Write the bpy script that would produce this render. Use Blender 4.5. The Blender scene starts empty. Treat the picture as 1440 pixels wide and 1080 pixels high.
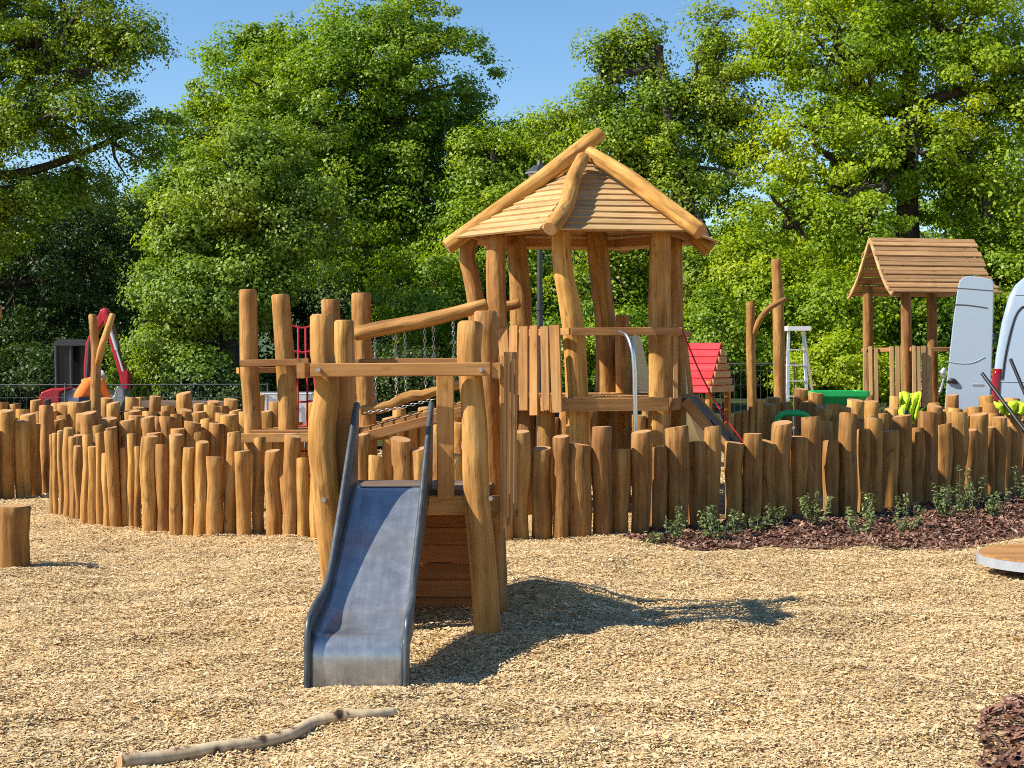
import bpy, math, random
import numpy as np
from mathutils import Vector, Matrix

random.seed(7)
C = bpy.context.scene.collection
F = 2000.0
CAMH = 1.6
TH = math.atan(40 / F)

# ------------------------------------------------------------------ helpers
def ray(px, py):
    x = (px - 720) / F
    v = (540 - py) / F
    return Vector((x, math.cos(TH) + v * math.sin(TH), -math.sin(TH) + v * math.cos(TH)))

def at(px, py, Y):
    d = ray(px, py)
    return d * (Y / d.y) + Vector((0, 0, CAMH))

def G(px, py):
    d = ray(px, py)
    return d * (-CAMH / d.z) + Vector((0, 0, CAMH))

def gy(py):
    return G(720, py).y

def V(*a):
    return Vector(a)

def vnoise(x, y, seed=0):
    x = np.asarray(x, float); y = np.asarray(y, float)
    xi = np.floor(x).astype(np.int64); yi = np.floor(y).astype(np.int64)
    xf = x - xi; yf = y - yi
    def h(a, b):
        n = (a * 374761393 + b * 668265263 + seed * 974634777) & 0xffffffff
        n = ((n ^ (n >> 13)) * 1274126177) & 0xffffffff
        n = n ^ (n >> 16)
        return (n & 0xffff) / 65535.0
    u = xf * xf * (3 - 2 * xf); w = yf * yf * (3 - 2 * yf)
    a = h(xi, yi) * (1 - u) + h(xi + 1, yi) * u
    b = h(xi, yi + 1) * (1 - u) + h(xi + 1, yi + 1) * u
    return a * (1 - w) + b * w - 0.5

def height(x, y):
    x = np.asarray(x, float); y = np.asarray(y, float)
    z = 0.06 * vnoise(x * 1.1, y * 1.1, 1) + 0.055 * vnoise(x * 3.1, y * 3.1, 2) + 0.026 * vnoise(x * 7, y * 7, 3)
    fade = np.clip((30 - y) / 12, 0, 1) * np.clip((20 - np.abs(x)) / 6, 0, 1)
    z = z * fade
    def g(cx, cy, s, a, s2=None):
        s2 = s2 or s
        return a * np.exp(-((x - cx) / s) ** 2 - ((y - cy) / s2) ** 2)
    z = z + g(0.16, 9.05, .34, .17, .26) + g(.55, 9.2, .25, .07) + g(-.28, 8.85, .3, .06) + g(0.0, 8.0, .3, .03)
    z = z - g(-.45, 7.5, .4, .07) - g(-.75, 6.95, .35, .04) + g(-.75, 6.6, .5, .03) + g(-.1, 7.72, .3, .05)
    return z

def hz(x, y):
    return float(height(x, y))

# ---- mulch areas (bark): bed in front of the right palisade, and a corner bed
BF_X = [1.0, 1.2, 1.42, 1.9, 2.8, 3.64, 4.38, 6.0, 9.0]
BF_Y = [12.15, 11.85, 11.66, 11.55, 11.70, 11.95, 12.2, 13.0, 14.6]
BB_X = [0.9, 1.27, 2.15, 3.0, 3.9, 4.85, 6.0, 9.0]
BB_Y = [12.35, 13.2, 13.7, 14.1, 14.6, 15.4, 16.9, 19.8]
def in_mulch(x, y, n=0.0):
    x = np.asarray(x, float); y = np.asarray(y, float)
    w = n + .22 * vnoise(x * 3, y * 3, 11) + .12 * vnoise(x * 9, y * 9, 12)
    a = (x > 1.0 - w) & (x < 9) & (y > np.interp(x, BF_X, BF_Y) + w) & (y < np.interp(x, BB_X, BB_Y))
    b = (y < 7.0) & (x > np.interp(y, [3, 5.0, 5.5, 6.0, 6.6, 7.0], [1.6, 1.72, 1.80, 1.95, 2.36, 3.2]) + w * .6)
    return a | b

def tag(o, label=None, cat=None, group=None, kind=None):
    if label: o['label'] = label
    if cat: o['category'] = cat
    if group: o['group'] = group
    if kind: o['kind'] = kind
    return o

WLOC = {}
def empty(name, loc, label, cat, group=None):
    o = bpy.data.objects.new(name, None)
    o.empty_display_size = .2
    C.objects.link(o)
    o.location = loc
    WLOC[o.name] = Vector(loc)
    return tag(o, label, cat, group)

def link(name, me, parent=None, origin=None):
    o = bpy.data.objects.new(name, me)
    C.objects.link(o)
    if parent is not None:
        o.parent = parent
        o.matrix_parent_inverse = Matrix.Translation(-WLOC.get(parent.name, Vector((0, 0, 0))))
    if origin is not None:
        me.transform(Matrix.Translation(-Vector(origin)))
        o.location = origin
        WLOC[o.name] = Vector(origin)
    else:
        WLOC[o.name] = Vector((0, 0, 0))
    return o

class MB:
    def __init__(s):
        s.v = []; s.f = []; s.gc = []; s.m = []; s.sm = []
    def add(s, vs, fs, gcs=None, mat=0, smooth=False):
        b = len(s.v)
        s.v += [tuple(p) for p in vs]
        s.gc += [tuple(p) for p in (gcs if gcs is not None else vs)]
        for f in fs:
            s.f.append(tuple(i + b for i in f)); s.m.append(mat); s.sm.append(smooth)
    def build(s, name, mats, parent=None, origin=None):
        me = bpy.data.meshes.new(name)
        me.from_pydata(s.v, [], s.f)
        if not isinstance(mats, (list, tuple)): mats = [mats]
        for m in mats: me.materials.append(m)
        nm = len(mats)
        me.polygons.foreach_set('material_index', [min(i, nm - 1) for i in s.m])
        me.polygons.foreach_set('use_smooth', s.sm)
        a = me.attributes.new('gc', 'FLOAT_VECTOR', 'POINT')
        a.data.foreach_set('vector', [c for p in s.gc for c in p])
        me.update()
        return link(name, me, parent, origin)

def catmull(P, R, n):
    P = [Vector(p) for p in P]
    if len(P) == 2:
        return [P[0].lerp(P[1], i / n) for i in range(n + 1)], [R[0] + (R[1] - R[0]) * i / n for i in range(n + 1)]
    m = len(P) - 1
    out = []; rr = []
    for i in range(n + 1):
        t = i / n * m
        k = min(int(t), m - 1); u = t - k
        p1, p2 = P[k], P[k + 1]
        p0 = P[k - 1] if k > 0 else p1 * 2 - p2
        p3 = P[k + 2] if k + 2 <= m else p2 * 2 - p1
        q = 0.5 * ((2 * p1) + (p2 - p0) * u + (2 * p0 - 5 * p1 + 4 * p2 - p3) * u * u + (3 * p1 - p0 - 3 * p2 + p3) * u ** 3)
        out.append(q); rr.append(R[k] + (R[k + 1] - R[k]) * u)
    return out, rr

def sweep(mb, P, R, seg=12, n=None, rough=0.0, seed=0, mat=0, capmat=None, bevel=0.0, smooth=True, off=None):
    """irregular tapered log / tube along a path"""
    rnd = random.Random(seed)
    if n is None: n = max(1, len(P) - 1)
    C_, rr = catmull(P, R, n)
    s_ = [0.0]
    for i in range(1, len(C_)): s_.append(s_[-1] + (C_[i] - C_[i - 1]).length)
    L = s_[-1]
    if bevel > 0 and L > 4 * bevel:
        d0 = (C_[1] - C_[0]).normalized(); d1 = (C_[-1] - C_[-2]).normalized()
        C_ = [C_[0], C_[0] + d0 * bevel] + C_[1:-1] + [C_[-1] - d1 * bevel, C_[-1]]
        rr = [rr[0] - bevel, rr[0]] + rr[1:-1] + [rr[-1], rr[-1] - bevel]
        s_ = [0, bevel] + s_[1:-1] + [L - bevel, L]
    ks = [(k, rnd.uniform(0, 6.28), rnd.uniform(-3, 3), rnd.uniform(.4, 1) / (k ** .7)) for k in (1, 2, 3, 4, 5)]
    offv = off or (rnd.uniform(0, 50), rnd.uniform(0, 50), rnd.uniform(0, 50))
    tx = (C_[1] - C_[0]).normalized()
    ref = Vector((0, 0, 1)) if abs(tx.z) < .8 else Vector((1, 0, 0))
    u = tx.cross(ref).normalized()
    vs = []; gc = []; N = len(C_)
    for i in range(N):
        if i == 0: t = C_[1] - C_[0]
        elif i == N - 1: t = C_[-1] - C_[-2]
        else: t = C_[i + 1] - C_[i - 1]
        t.normalize()
        u = (u - t * u.dot(t)).normalized(); w = t.cross(u)
        for j in range(seg):
            a = 6.283185 * j / seg
            k_ = 1.0
            if rough:
                k_ += rough * sum(am * math.cos(k * a + ph + om * s_[i] * 1.3) for k, ph, om, am in ks) + rough * rnd.uniform(-.35, .35)
            r = rr[i] * k_
            vs.append(C_[i] + u * (r * math.cos(a)) + w * (r * math.sin(a)))
            gc.append((offv[0] + r * math.cos(a), offv[1] + r * math.sin(a), offv[2] + s_[i]))
    fs = []
    for i in range(N - 1):
        for j in range(seg):
            j2 = (j + 1) % seg
            fs.append((i * seg + j, i * seg + j2, (i + 1) * seg + j2, (i + 1) * seg + j))
    mb.add(vs, fs, gc, mat, smooth)
    cm = mat if capmat is None else capmat
    for ring, rev in ((0, True), (N - 1, False)):
        idx = list(range(ring * seg, ring * seg + seg))
        if rev: idx = idx[::-1]
        c = [vs[i] for i in idx]
        gg = [(vs[i] - C_[ring]) for i in idx]
        g2 = [(offv[0] * 0 + gc[i][0] - offv[0], gc[i][1] - offv[1], offv[2]) for i in idx]
        mb.add(c, [tuple(range(seg))], g2, cm, False)

def log(mb, P, R, seed=0, rough=.05, seg=14, bevel=.012, n=None):
    if not isinstance(R, (list, tuple)): R = [R] * len(P)
    L = (Vector(P[-1]) - Vector(P[0])).length
    sweep(mb, P, R, seg, n or max(6, int(L / .14)), rough, seed, 0, 1, bevel, True)

def tube(mb, P, r, seg=8, n=None, mat=0):
    R = [r] * len(P) if not isinstance(r, (list, tuple)) else r
    sweep(mb, P, R, seg, n or (len(P) - 1 if len(P) == 2 else (len(P) - 1) * 5), 0, 1, mat)

def board(mb, p0, p1, w, t, wdir, seed=0, ch=.005, mat=0, w1=None):
    """plank from p0 to p1, width w along wdir, thickness t, chamfered long edges"""
    rnd = random.Random(seed * 7919 + 13)
    p0 = Vector(p0); p1 = Vector(p1)
    d = (p1 - p0); L = d.length; d.normalize()
    a = Vector(wdir); a = (a - d * a.dot(d)).normalized(); b = d.cross(a)
    off = (rnd.uniform(0, 40), rnd.uniform(0, 40), rnd.uniform(0, 40))
    w1 = w if w1 is None else w1
    vs = []; gc = []
    for p, ww, s in ((p0, w, 0), (p1, w1, L)):
        x = ww / 2; y = t / 2; c = min(ch, x * .5, y * .5)
        for (u, v) in ((-x + c, -y), (x - c, -y), (x, -y + c), (x, y - c), (x - c, y), (-x + c, y), (-x, y - c), (-x, -y + c)):
            vs.append(p + a * u + b * v); gc.append((off[0] + u, off[1] + v, off[2] + s))
    fs = [(i, (i + 1) % 8, 8 + (i + 1) % 8, 8 + i) for i in range(8)]
    fs.append(tuple(range(7, -1, -1))); fs.append(tuple(range(8, 16)))
    mb.add(vs, fs, gc, mat, False)

def prism(mb, outline, d, mat=0, smooth=False):
    """extrude a planar outline (3-D points) by vector d"""
    o = [Vector(p) for p in outline]; d = Vector(d); n = len(o)
    vs = o + [p + d for p in o]
    fs = [tuple(range(n - 1, -1, -1)), tuple(range(n, 2 * n))]
    fs += [(i, (i + 1) % n, n + (i + 1) % n, n + i) for i in range(n)]
    mb.add(vs, fs, None, mat, smooth)

def box(mb, c, sx, sy, sz, rz=0, mat=0):
    c = Vector(c); co = math.cos(rz); si = math.sin(rz)
    ax = V(co, si, 0); ay = V(-si, co, 0); az = V(0, 0, 1)
    ch = min(sx, sy) * .08
    o = []
    for (u, v) in ((-sx/2+ch, -sy/2), (sx/2-ch, -sy/2), (sx/2, -sy/2+ch), (sx/2, sy/2-ch), (sx/2-ch, sy/2), (-sx/2+ch, sy/2), (-sx/2, sy/2-ch), (-sx/2, -sy/2+ch)):
        o.append(c + ax * u + ay * v - az * sz / 2)
    prism(mb, o, az * sz, mat)

# ------------------------------------------------------------------ materials
def newmat(name):
    m = bpy.data.materials.new(name); m.use_nodes = True
    nt = m.node_tree; b = nt.nodes['Principled BSDF']
    return m, nt, b

def N(nt, t, **kw):
    n = nt.nodes.new(t)
    for k, v in kw.items():
        if k.startswith('i_'): n.inputs[k[2:].replace('_', ' ')].default_value = v
        else: setattr(n, k, v)
    return n

def ramp(nt, stops):
    r = nt.nodes.new('ShaderNodeValToRGB')
    el = r.color_ramp.elements
    while len(el) < len(stops): el.new(.5)
    for e, (p, c) in zip(el, stops):
        e.position = p; e.color = (*c, 1)
    return r

def wood(name, dark, mid, light, rough=.75, grain=22, along=1.3, bump=.25, island=.2, objvar=.18, facet=0.0):
    m, nt, b = newmat(name); L = nt.links
    at_ = N(nt, 'ShaderNodeAttribute', attribute_name='gc')
    mp = N(nt, 'ShaderNodeMapping'); mp.inputs['Scale'].default_value = (grain, grain, along)
    L.new(at_.outputs['Vector'], mp.inputs['Vector'])
    n1 = N(nt, 'ShaderNodeTexNoise'); n1.inputs['Scale'].default_value = 1; n1.inputs['Detail'].default_value = 6; n1.inputs['Roughness'].default_value = .62
    L.new(mp.outputs[0], n1.inputs['Vector'])
    mp2 = N(nt, 'ShaderNodeMapping'); mp2.inputs['Scale'].default_value = (5, 5, 3.2)
    L.new(at_.outputs['Vector'], mp2.inputs['Vector'])
    n2 = N(nt, 'ShaderNodeTexNoise'); n2.inputs['Scale'].default_value = 1; n2.inputs['Detail'].default_value = 3
    L.new(mp2.outputs[0], n2.inputs['Vector'])
    mx = N(nt, 'ShaderNodeMath', operation='ADD')
    ml = N(nt, 'ShaderNodeMath', operation='MULTIPLY'); ml.inputs[1].default_value = .55
    L.new(n2.outputs[0], ml.inputs[0]); L.new(n1.outputs[0], mx.inputs[0]); L.new(ml.outputs[0], mx.inputs[1])
    r = ramp(nt, [(.50, dark), (.74, mid), (.98, light)])
    L.new(mx.outputs[0], r.inputs[0])
    # knots: sparse dark dots
    mp3 = N(nt, 'ShaderNodeMapping'); mp3.inputs['Scale'].default_value = (7, 7, 2.6)
    L.new(at_.outputs['Vector'], mp3.inputs['Vector'])
    vo = N(nt, 'ShaderNodeTexVoronoi'); vo.inputs['Scale'].default_value = 1
    L.new(mp3.outputs[0], vo.inputs['Vector'])
    kr = ramp(nt, [(.05, (.45, .4, .38)), (.13, (1, 1, 1))])
    L.new(vo.outputs['Distance'], kr.inputs[0])
    mk = N(nt, 'ShaderNodeMix', data_type='RGBA', blend_type='MULTIPLY'); mk.inputs['Factor'].default_value = .8
    L.new(r.outputs[0], mk.inputs['A']); L.new(kr.outputs[0], mk.inputs['B'])
    # long drying cracks
    mp4 = N(nt, 'ShaderNodeMapping'); mp4.inputs['Scale'].default_value = (13, 13, .9)
    wn = N(nt, 'ShaderNodeVectorMath', operation='MULTIPLY_ADD'); wn.inputs[1].default_value = (.035, .035, .1)
    L.new(n2.outputs['Color'], wn.inputs[0]); L.new(at_.outputs['Vector'], wn.inputs[2]); L.new(wn.outputs[0], mp4.inputs['Vector'])
    v2 = N(nt, 'ShaderNodeTexVoronoi', feature='DISTANCE_TO_EDGE'); v2.inputs['Scale'].default_value = 1
    L.new(mp4.outputs[0], v2.inputs['Vector'])
    cr_ = ramp(nt, [(.0, (.42, .38, .36)), (.035, (1, 1, 1))]); L.new(v2.outputs['Distance'], cr_.inputs[0])
    mk2 = N(nt, 'ShaderNodeMix', data_type='RGBA', blend_type='MULTIPLY')
    gate = N(nt, 'ShaderNodeMapRange'); gate.inputs['From Min'].default_value = .50; gate.inputs['From Max'].default_value = .60; gate.inputs['To Max'].default_value = .85
    L.new(n2.outputs[0], gate.inputs['Value']); L.new(gate.outputs[0], mk2.inputs['Factor'])
    L.new(mk.outputs['Result'], mk2.inputs['A']); L.new(cr_.outputs[0], mk2.inputs['B'])
    mk = mk2
    # per object and per plank tone
    oi = N(nt, 'ShaderNodeObjectInfo'); ge = N(nt, 'ShaderNodeNewGeometry')
    c1 = N(nt, 'ShaderNodeMapRange'); c1.inputs['To Min'].default_value = 1 - objvar; c1.inputs['To Max'].default_value = 1 + objvar
    L.new(oi.outputs['Random'], c1.inputs['Value'])
    c2 = N(nt, 'ShaderNodeMapRange'); c2.inputs['To Min'].default_value = 1 - island; c2.inputs['To Max'].default_value = 1 + island * .6
    L.new(ge.outputs['Random Per Island'], c2.inputs['Value'])
    cm = N(nt, 'ShaderNodeMath', operation='MULTIPLY'); L.new(c1.outputs[0], cm.inputs[0]); L.new(c2.outputs[0], cm.inputs[1])
    hs = N(nt, 'ShaderNodeHueSaturation'); L.new(mk.outputs['Result'], hs.inputs['Color']); L.new(cm.outputs[0], hs.inputs['Value'])
    c3 = N(nt, 'ShaderNodeMapRange'); c3.inputs['To Min'].default_value = .496; c3.inputs['To Max'].default_value = .506
    L.new(oi.outputs['Random'], c3.inputs['Value']); L.new(c3.outputs[0], hs.inputs['Hue'])
    L.new(hs.outputs[0], b.inputs['Base Color'])
    b.inputs['Roughness'].default_value = rough
    b.inputs['Specular IOR Level'].default_value = .3
    bp = N(nt, 'ShaderNodeBump'); bp.inputs['Strength'].default_value = bump; bp.inputs['Distance'].default_value = .02
    L.new(mx.outputs[0], bp.inputs['Height'])
    # hewn facets
    mp5 = N(nt, 'ShaderNodeMapping'); mp5.inputs['Scale'].default_value = (15, 15, 6); L.new(at_.outputs['Vector'], mp5.inputs['Vector'])
    v3 = N(nt, 'ShaderNodeTexVoronoi', feature='SMOOTH_F1'); v3.inputs['Scale'].default_value = 1; v3.inputs['Smoothness'].default_value = .3
    L.new(mp5.outputs[0], v3.inputs['Vector'])
    bp2 = N(nt, 'ShaderNodeBump'); bp2.inputs['Strength'].default_value = facet; bp2.inputs['Distance'].default_value = .02
    L.new(v3.outputs['Distance'], bp2.inputs['Height']); L.new(bp.outputs[0], bp2.inputs['Normal']); L.new(bp2.outputs[0], b.inputs['Normal'])
    return m

def endgrain(name, dark, light):
    m, nt, b = newmat(name); L = nt.links
    at_ = N(nt, 'ShaderNodeAttribute', attribute_name='gc')
    sp = N(nt, 'ShaderNodeVectorMath', operation='MULTIPLY'); sp.inputs[1].default_value = (1, 1, 0)
    L.new(at_.outputs['Vector'], sp.inputs[0])
    ln = N(nt, 'ShaderNodeVectorMath', operation='LENGTH'); L.new(sp.outputs[0], ln.inputs[0])
    no = N(nt, 'ShaderNodeTexNoise'); no.inputs['Scale'].default_value = 14; L.new(at_.outputs['Vector'], no.inputs['Vector'])
    ma = N(nt, 'ShaderNodeMath', operation='MULTIPLY_ADD'); ma.inputs[1].default_value = .03; L.new(no.outputs[0], ma.inputs[0]); L.new(ln.outputs['Value'], ma.inputs[2])
    ms = N(nt, 'ShaderNodeMath', operation='MULTIPLY'); ms.inputs[1].default_value = 420; L.new(ma.outputs[0], ms.inputs[0])
    si = N(nt, 'ShaderNodeMath', operation='SINE'); L.new(ms.outputs[0], si.inputs[0])
    mr = N(nt, 'ShaderNodeMapRange'); mr.inputs['From Min'].default_value = -1; L.new(si.outputs[0], mr.inputs['Value'])
    r = ramp(nt, [(0, dark), (1, light)]); L.new(mr.outputs[0], r.inputs[0])
    L.new(r.outputs[0], b.inputs['Base Color']); b.inputs['Roughness'].default_value = .85
    return m

def plain(name, col, rough=.5, metal=0, spec=.5, var=.12, scale=9, bump=0.0):
    m, nt, b = newmat(name); L = nt.links
    tc = N(nt, 'ShaderNodeTexCoord')
    no = N(nt, 'ShaderNodeTexNoise'); no.inputs['Scale'].default_value = scale; no.inputs['Detail'].default_value = 5
    L.new(tc.outputs['Object'], no.inputs['Vector'])
    r = ramp(nt, [(.3, tuple(c * (1 - var) for c in col)), (.7, tuple(min(1, c * (1 + var)) for c in col))])
    L.new(no.outputs[0], r.inputs[0]); L.new(r.outputs[0], b.inputs['Base Color'])
    mr = N(nt, 'ShaderNodeMapRange'); mr.inputs['To Min'].default_value = max(.02, rough - .1); mr.inputs['To Max'].default_value = min(1, rough + .12)
    L.new(no.outputs[0], mr.inputs['Value']); L.new(mr.outputs[0], b.inputs['Roughness'])
    b.inputs['Metallic'].default_value = metal; b.inputs['Specular IOR Level'].default_value = spec
    if bump:
        bp = N(nt, 'ShaderNodeBump'); bp.inputs['Strength'].default_value = bump; bp.inputs['Distance'].default_value = .02
        L.new(no.outputs[0], bp.inputs['Height']); L.new(bp.outputs[0], b.inputs['Normal'])
    return m

def leafmat(name, dark, light, trans=.38):
    m, nt, b = newmat(name); L = nt.links
    ge = N(nt, 'ShaderNodeNewGeometry')
    r = ramp(nt, [(0, dark), (.5, tuple((a + c) / 2 for a, c in zip(dark, light))), (1, light)])
    L.new(ge.outputs['Random Per Island'], r.inputs[0])
    tc = N(nt, 'ShaderNodeTexCoord')
    no = N(nt, 'ShaderNodeTexNoise'); no.inputs['Scale'].default_value = .55; no.inputs['Detail'].default_value = 2
    L.new(tc.outputs['Object'], no.inputs['Vector'])
    hs = N(nt, 'ShaderNodeHueSaturation')
    mr = N(nt, 'ShaderNodeMapRange'); mr.inputs['From Min'].default_value = .3; mr.inputs['From Max'].default_value = .7; mr.inputs['To Min'].default_value = .478; mr.inputs['To Max'].default_value = .518
    L.new(no.outputs[0], mr.inputs['Value']); L.new(mr.outputs[0], hs.inputs['Hue'])
    mv = N(nt, 'ShaderNodeMapRange'); mv.inputs['From Min'].default_value = .3; mv.inputs['From Max'].default_value = .7; mv.inputs['To Min'].default_value = 1.2; mv.inputs['To Max'].default_value = .8
    L.new(no.outputs[0], mv.inputs['Value']); L.new(mv.outputs[0], hs.inputs['Value'])
    L.new(r.outputs[0], hs.inputs['Color'])
    L.new(hs.outputs[0], b.inputs['Base Color'])
    b.inputs['Roughness'].default_value = .5; b.inputs['Specular IOR Level'].default_value = .35
    tr = N(nt, 'ShaderNodeBsdfTranslucent')
    hs2 = N(nt, 'ShaderNodeHueSaturation'); hs2.inputs['Hue'].default_value = .485; hs2.inputs['Value'].default_value = 1.5; hs2.inputs['Saturation'].default_value = 1.1
    L.new(hs.outputs[0], hs2.inputs['Color']); L.new(hs2.outputs[0], tr.inputs['Color'])
    mx = N(nt, 'ShaderNodeMixShader'); mx.inputs[0].default_value = trans
    L.new(b.outputs[0], mx.inputs[1]); L.new(tr.outputs[0], mx.inputs[2])
    L.new(mx.outputs[0], nt.nodes['Material Output'].inputs['Surface'])
    return m

def chipmat(name, stops, rough=.85):
    m, nt, b = newmat(name); L = nt.links
    ge = N(nt, 'ShaderNodeNewGeometry')
    r = ramp(nt, stops); L.new(ge.outputs['Random Per Island'], r.inputs[0])
    tc = N(nt, 'ShaderNodeTexCoord')
    no = N(nt, 'ShaderNodeTexNoise'); no.inputs['Scale'].default_value = .9; no.inputs['Detail'].default_value = 6
    L.new(tc.outputs['Object'], no.inputs['Vector'])
    mv = N(nt, 'ShaderNodeMapRange'); mv.inputs['From Min'].default_value = .3; mv.inputs['From Max'].default_value = .7; mv.inputs['To Min'].default_value = .85; mv.inputs['To Max'].default_value = 1.12
    L.new(no.outputs[0], mv.inputs['Value'])
    hs = N(nt, 'ShaderNodeHueSaturation'); L.new(r.outputs[0], hs.inputs['Color']); L.new(mv.outputs[0], hs.inputs['Value'])
    L.new(hs.outputs[0], b.inputs['Base Color']); b.inputs['Roughness'].default_value = rough; b.inputs['Specular IOR Level'].default_value = .2
    return m

def groundmat(name, stops, scale=45):
    m, nt, b = newmat(name); L = nt.links
    tc = N(nt, 'ShaderNodeTexCoord')
    mp = N(nt, 'ShaderNodeMapping'); L.new(tc.outputs['Object'], mp.inputs['Vector'])
    dn = N(nt, 'ShaderNodeTexNoise'); dn.inputs['Scale'].default_value = 6
    L.new(tc.outputs['Object'], dn.inputs['Vector'])
    ad = N(nt, 'ShaderNodeVectorMath', operation='MULTIPLY_ADD'); ad.inputs[1].default_value = (.12, .12, .12)
    L.new(dn.outputs['Color'], ad.inputs[0]); L.new(mp.outputs[0], ad.inputs[2])
    vo = N(nt, 'ShaderNodeTexVoronoi'); vo.inputs['Scale'].default_value = scale
    L.new(ad.outputs[0], vo.inputs['Vector'])
    sx = N(nt, 'ShaderNodeSeparateColor'); L.new(vo.outputs['Color'], sx.inputs[0])
    r = ramp(nt, stops); L.new(sx.outputs[0], r.inputs[0])
    no = N(nt, 'ShaderNodeTexNoise'); no.inputs['Scale'].default_value = .8; no.inputs['Detail'].default_value = 8
    L.new(tc.outputs['Object'], no.inputs['Vector'])
    mv = N(nt, 'ShaderNodeMapRange'); mv.inputs['From Min'].default_value = .3; mv.inputs['From Max'].default_value = .7; mv.inputs['To Min'].default_value = .8; mv.inputs['To Max'].default_value = 1.12
    L.new(no.outputs[0], mv.inputs['Value'])
    hs = N(nt, 'ShaderNodeHueSaturation'); L.new(r.outputs[0], hs.inputs['Color']); L.new(mv.outputs[0], hs.inputs['Value'])
    L.new(hs.outputs[0], b.inputs['Base Color']); b.inputs['Roughness'].default_value = .9; b.inputs['Specular IOR Level'].default_value = .15
    bp = N(nt, 'ShaderNodeBump'); bp.inputs['Strength'].default_value = .8; bp.inputs['Distance'].default_value = .02
    L.new(vo.outputs['Distance'], bp.inputs['Height']); L.new(bp.outputs[0], b.inputs['Normal'])
    return m

M = {}
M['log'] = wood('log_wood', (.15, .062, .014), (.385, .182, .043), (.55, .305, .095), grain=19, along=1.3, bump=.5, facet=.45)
M['log_shade'] = wood('log_wood_shaded', (.11, .044, .010), (.27, .124, .030), (.41, .218, .066), grain=19, along=1.3, bump=.5, facet=.45)  # darker copy of the log wood, shade of the right wall put into the colour
M['end'] = endgrain('end_grain', (.36, .18, .065), (.52, .29, .12))
M['board'] = wood('board_wood', (.24, .105, .03), (.39, .185, .058), (.48, .255, .095), grain=26, along=1.1, bump=.15)
M['roof'] = wood('roof_plank_wood', (.33, .195, .082), (.48, .305, .13), (.58, .39, .19), grain=26, along=1.1, bump=.15, island=.2)
M['hutroof'] = wood('hut_plank_wood', (.30, .155, .06), (.42, .235, .10), (.53, .32, .15), grain=26, along=1.1, bump=.15, island=.3)
M['redplank'] = wood('red_brown_plank_wood', (.17, .05, .012), (.27, .085, .022), (.36, .13, .04), grain=22, along=1.0, bump=.15)
M['grey_deck'] = wood('grey_deck_wood', (.10, .07, .05), (.17, .12, .085), (.25, .18, .13), grain=24, along=1.0, bump=.2)
M['redroof'] = wood('red_painted_plank', (.55, .02, .03), (.66, .03, .045), (.74, .05, .07), bump=.1)
M['slide'] = None
M['steel'] = plain('brushed_steel', (.55, .57, .58), .32, 1, var=.06, scale=30)
M['galv'] = plain('galvanised_metal', (.45, .46, .47), .5, .9)
M['fence'] = plain('weathered_fence_wire', (.12, .125, .13), .6, .6)
M['alu'] = plain('aluminium', (.75, .76, .77), .4, .8, var=.05)
M['black'] = plain('black_plastic', (.012, .012, .014), .45)
M['dark'] = plain('dark_grey_paint', (.035, .037, .04), .45)
M['lampglass'] = plain('lamp_glass', (.55, .55, .52), .25)
M['red'] = plain('red_machine_paint', (.42, .008, .025), .3)
M['machgrey'] = plain('grey_machine_paint', (.10, .105, .11), .35)
M['glass'] = plain('dark_glass', (.012, .018, .015), .25, 0, .25)
M['bucket'] = plain('worn_steel', (.32, .32, .32), .45, .7)
M['rubber'] = plain('rubber', (.015, .015, .015), .8)
M['van'] = plain('pale_van_paint', (.30, .375, .465), .22, 0, .5, var=.02)
M['tail'] = plain('tail_light_red', (.26, .006, .01), .15)
M['green'] = plain('green_plastic', (.008, .42, .10), .35)
M['vest'] = plain('fluorescent_yellow_cloth', (.48, .64, .02), .8, var=.15)
M['reflect'] = plain('grey_reflective_strip', (.12, .14, .18), .4)
M['orange'] = plain('fluorescent_orange_cloth', (.85, .17, .02), .8, var=.1)
M['skin'] = plain('skin', (.5, .28, .19), .5, var=.05)
M['navy'] = plain('dark_blue_cloth', (.03, .045, .09), .9)
M['greycloth'] = plain('grey_cloth', (.35, .40, .48), .9)
M['rope'] = plain('red_rope', (.42, .01, .025), .8)
M['white'] = plain('white_plastic', (.75, .76, .78), .4, var=.04)
M['bark'] = plain('tree_bark', (.055, .042, .03), .95, var=.5, scale=6, bump=.6)
M['discrim'] = plain('grey_metal_rim', (.42, .45, .50), .4, .3)
M['stem'] = plain('plant_stem', (.10, .11, .05), .8)
M['leaf_oak'] = leafmat('oak_leaf', (.105, .18, .012), (.32, .43, .03))
M['leaf_maple'] = leafmat('maple_leaf', (.095, .18, .012), (.28, .42, .026))
M['leaf_bright'] = leafmat('bright_maple_leaf', (.16, .25, .010), (.36, .48, .02), .42)
M['leaf_pale'] = leafmat('pale_hornbeam_leaf', (.115, .19, .018), (.29, .41, .048))
M['leaf_shade'] = leafmat('shaded_leaf', (.022, .055, .008), (.065, .12, .016), .25)  # deep shade under the crowns painted into the leaf colour
M['leaf_shrub'] = leafmat('privet_leaf', (.10, .15, .045), (.27, .33, .13), .3)
M['chips'] = chipmat('wood_chip', [(0, (.36, .22, .09)), (.1, (.50, .34, .16)), (.4, (.61, .44, .225)), (.75, (.67, .50, .28)), (1, (.76, .60, .37))])
M['mulchchips'] = chipmat('bark_mulch_chip', [(0, (.07, .026, .016)), (.4, (.165, .08, .052)), (.8, (.27, .145, .10)), (1, (.43, .29, .21))])
M['ground'] = groundmat('wood_chip_ground', [(0, (.34, .21, .09)), (.3, (.48, .32, .14)), (.7, (.58, .41, .20)), (1, (.68, .51, .29))], 38)
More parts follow.
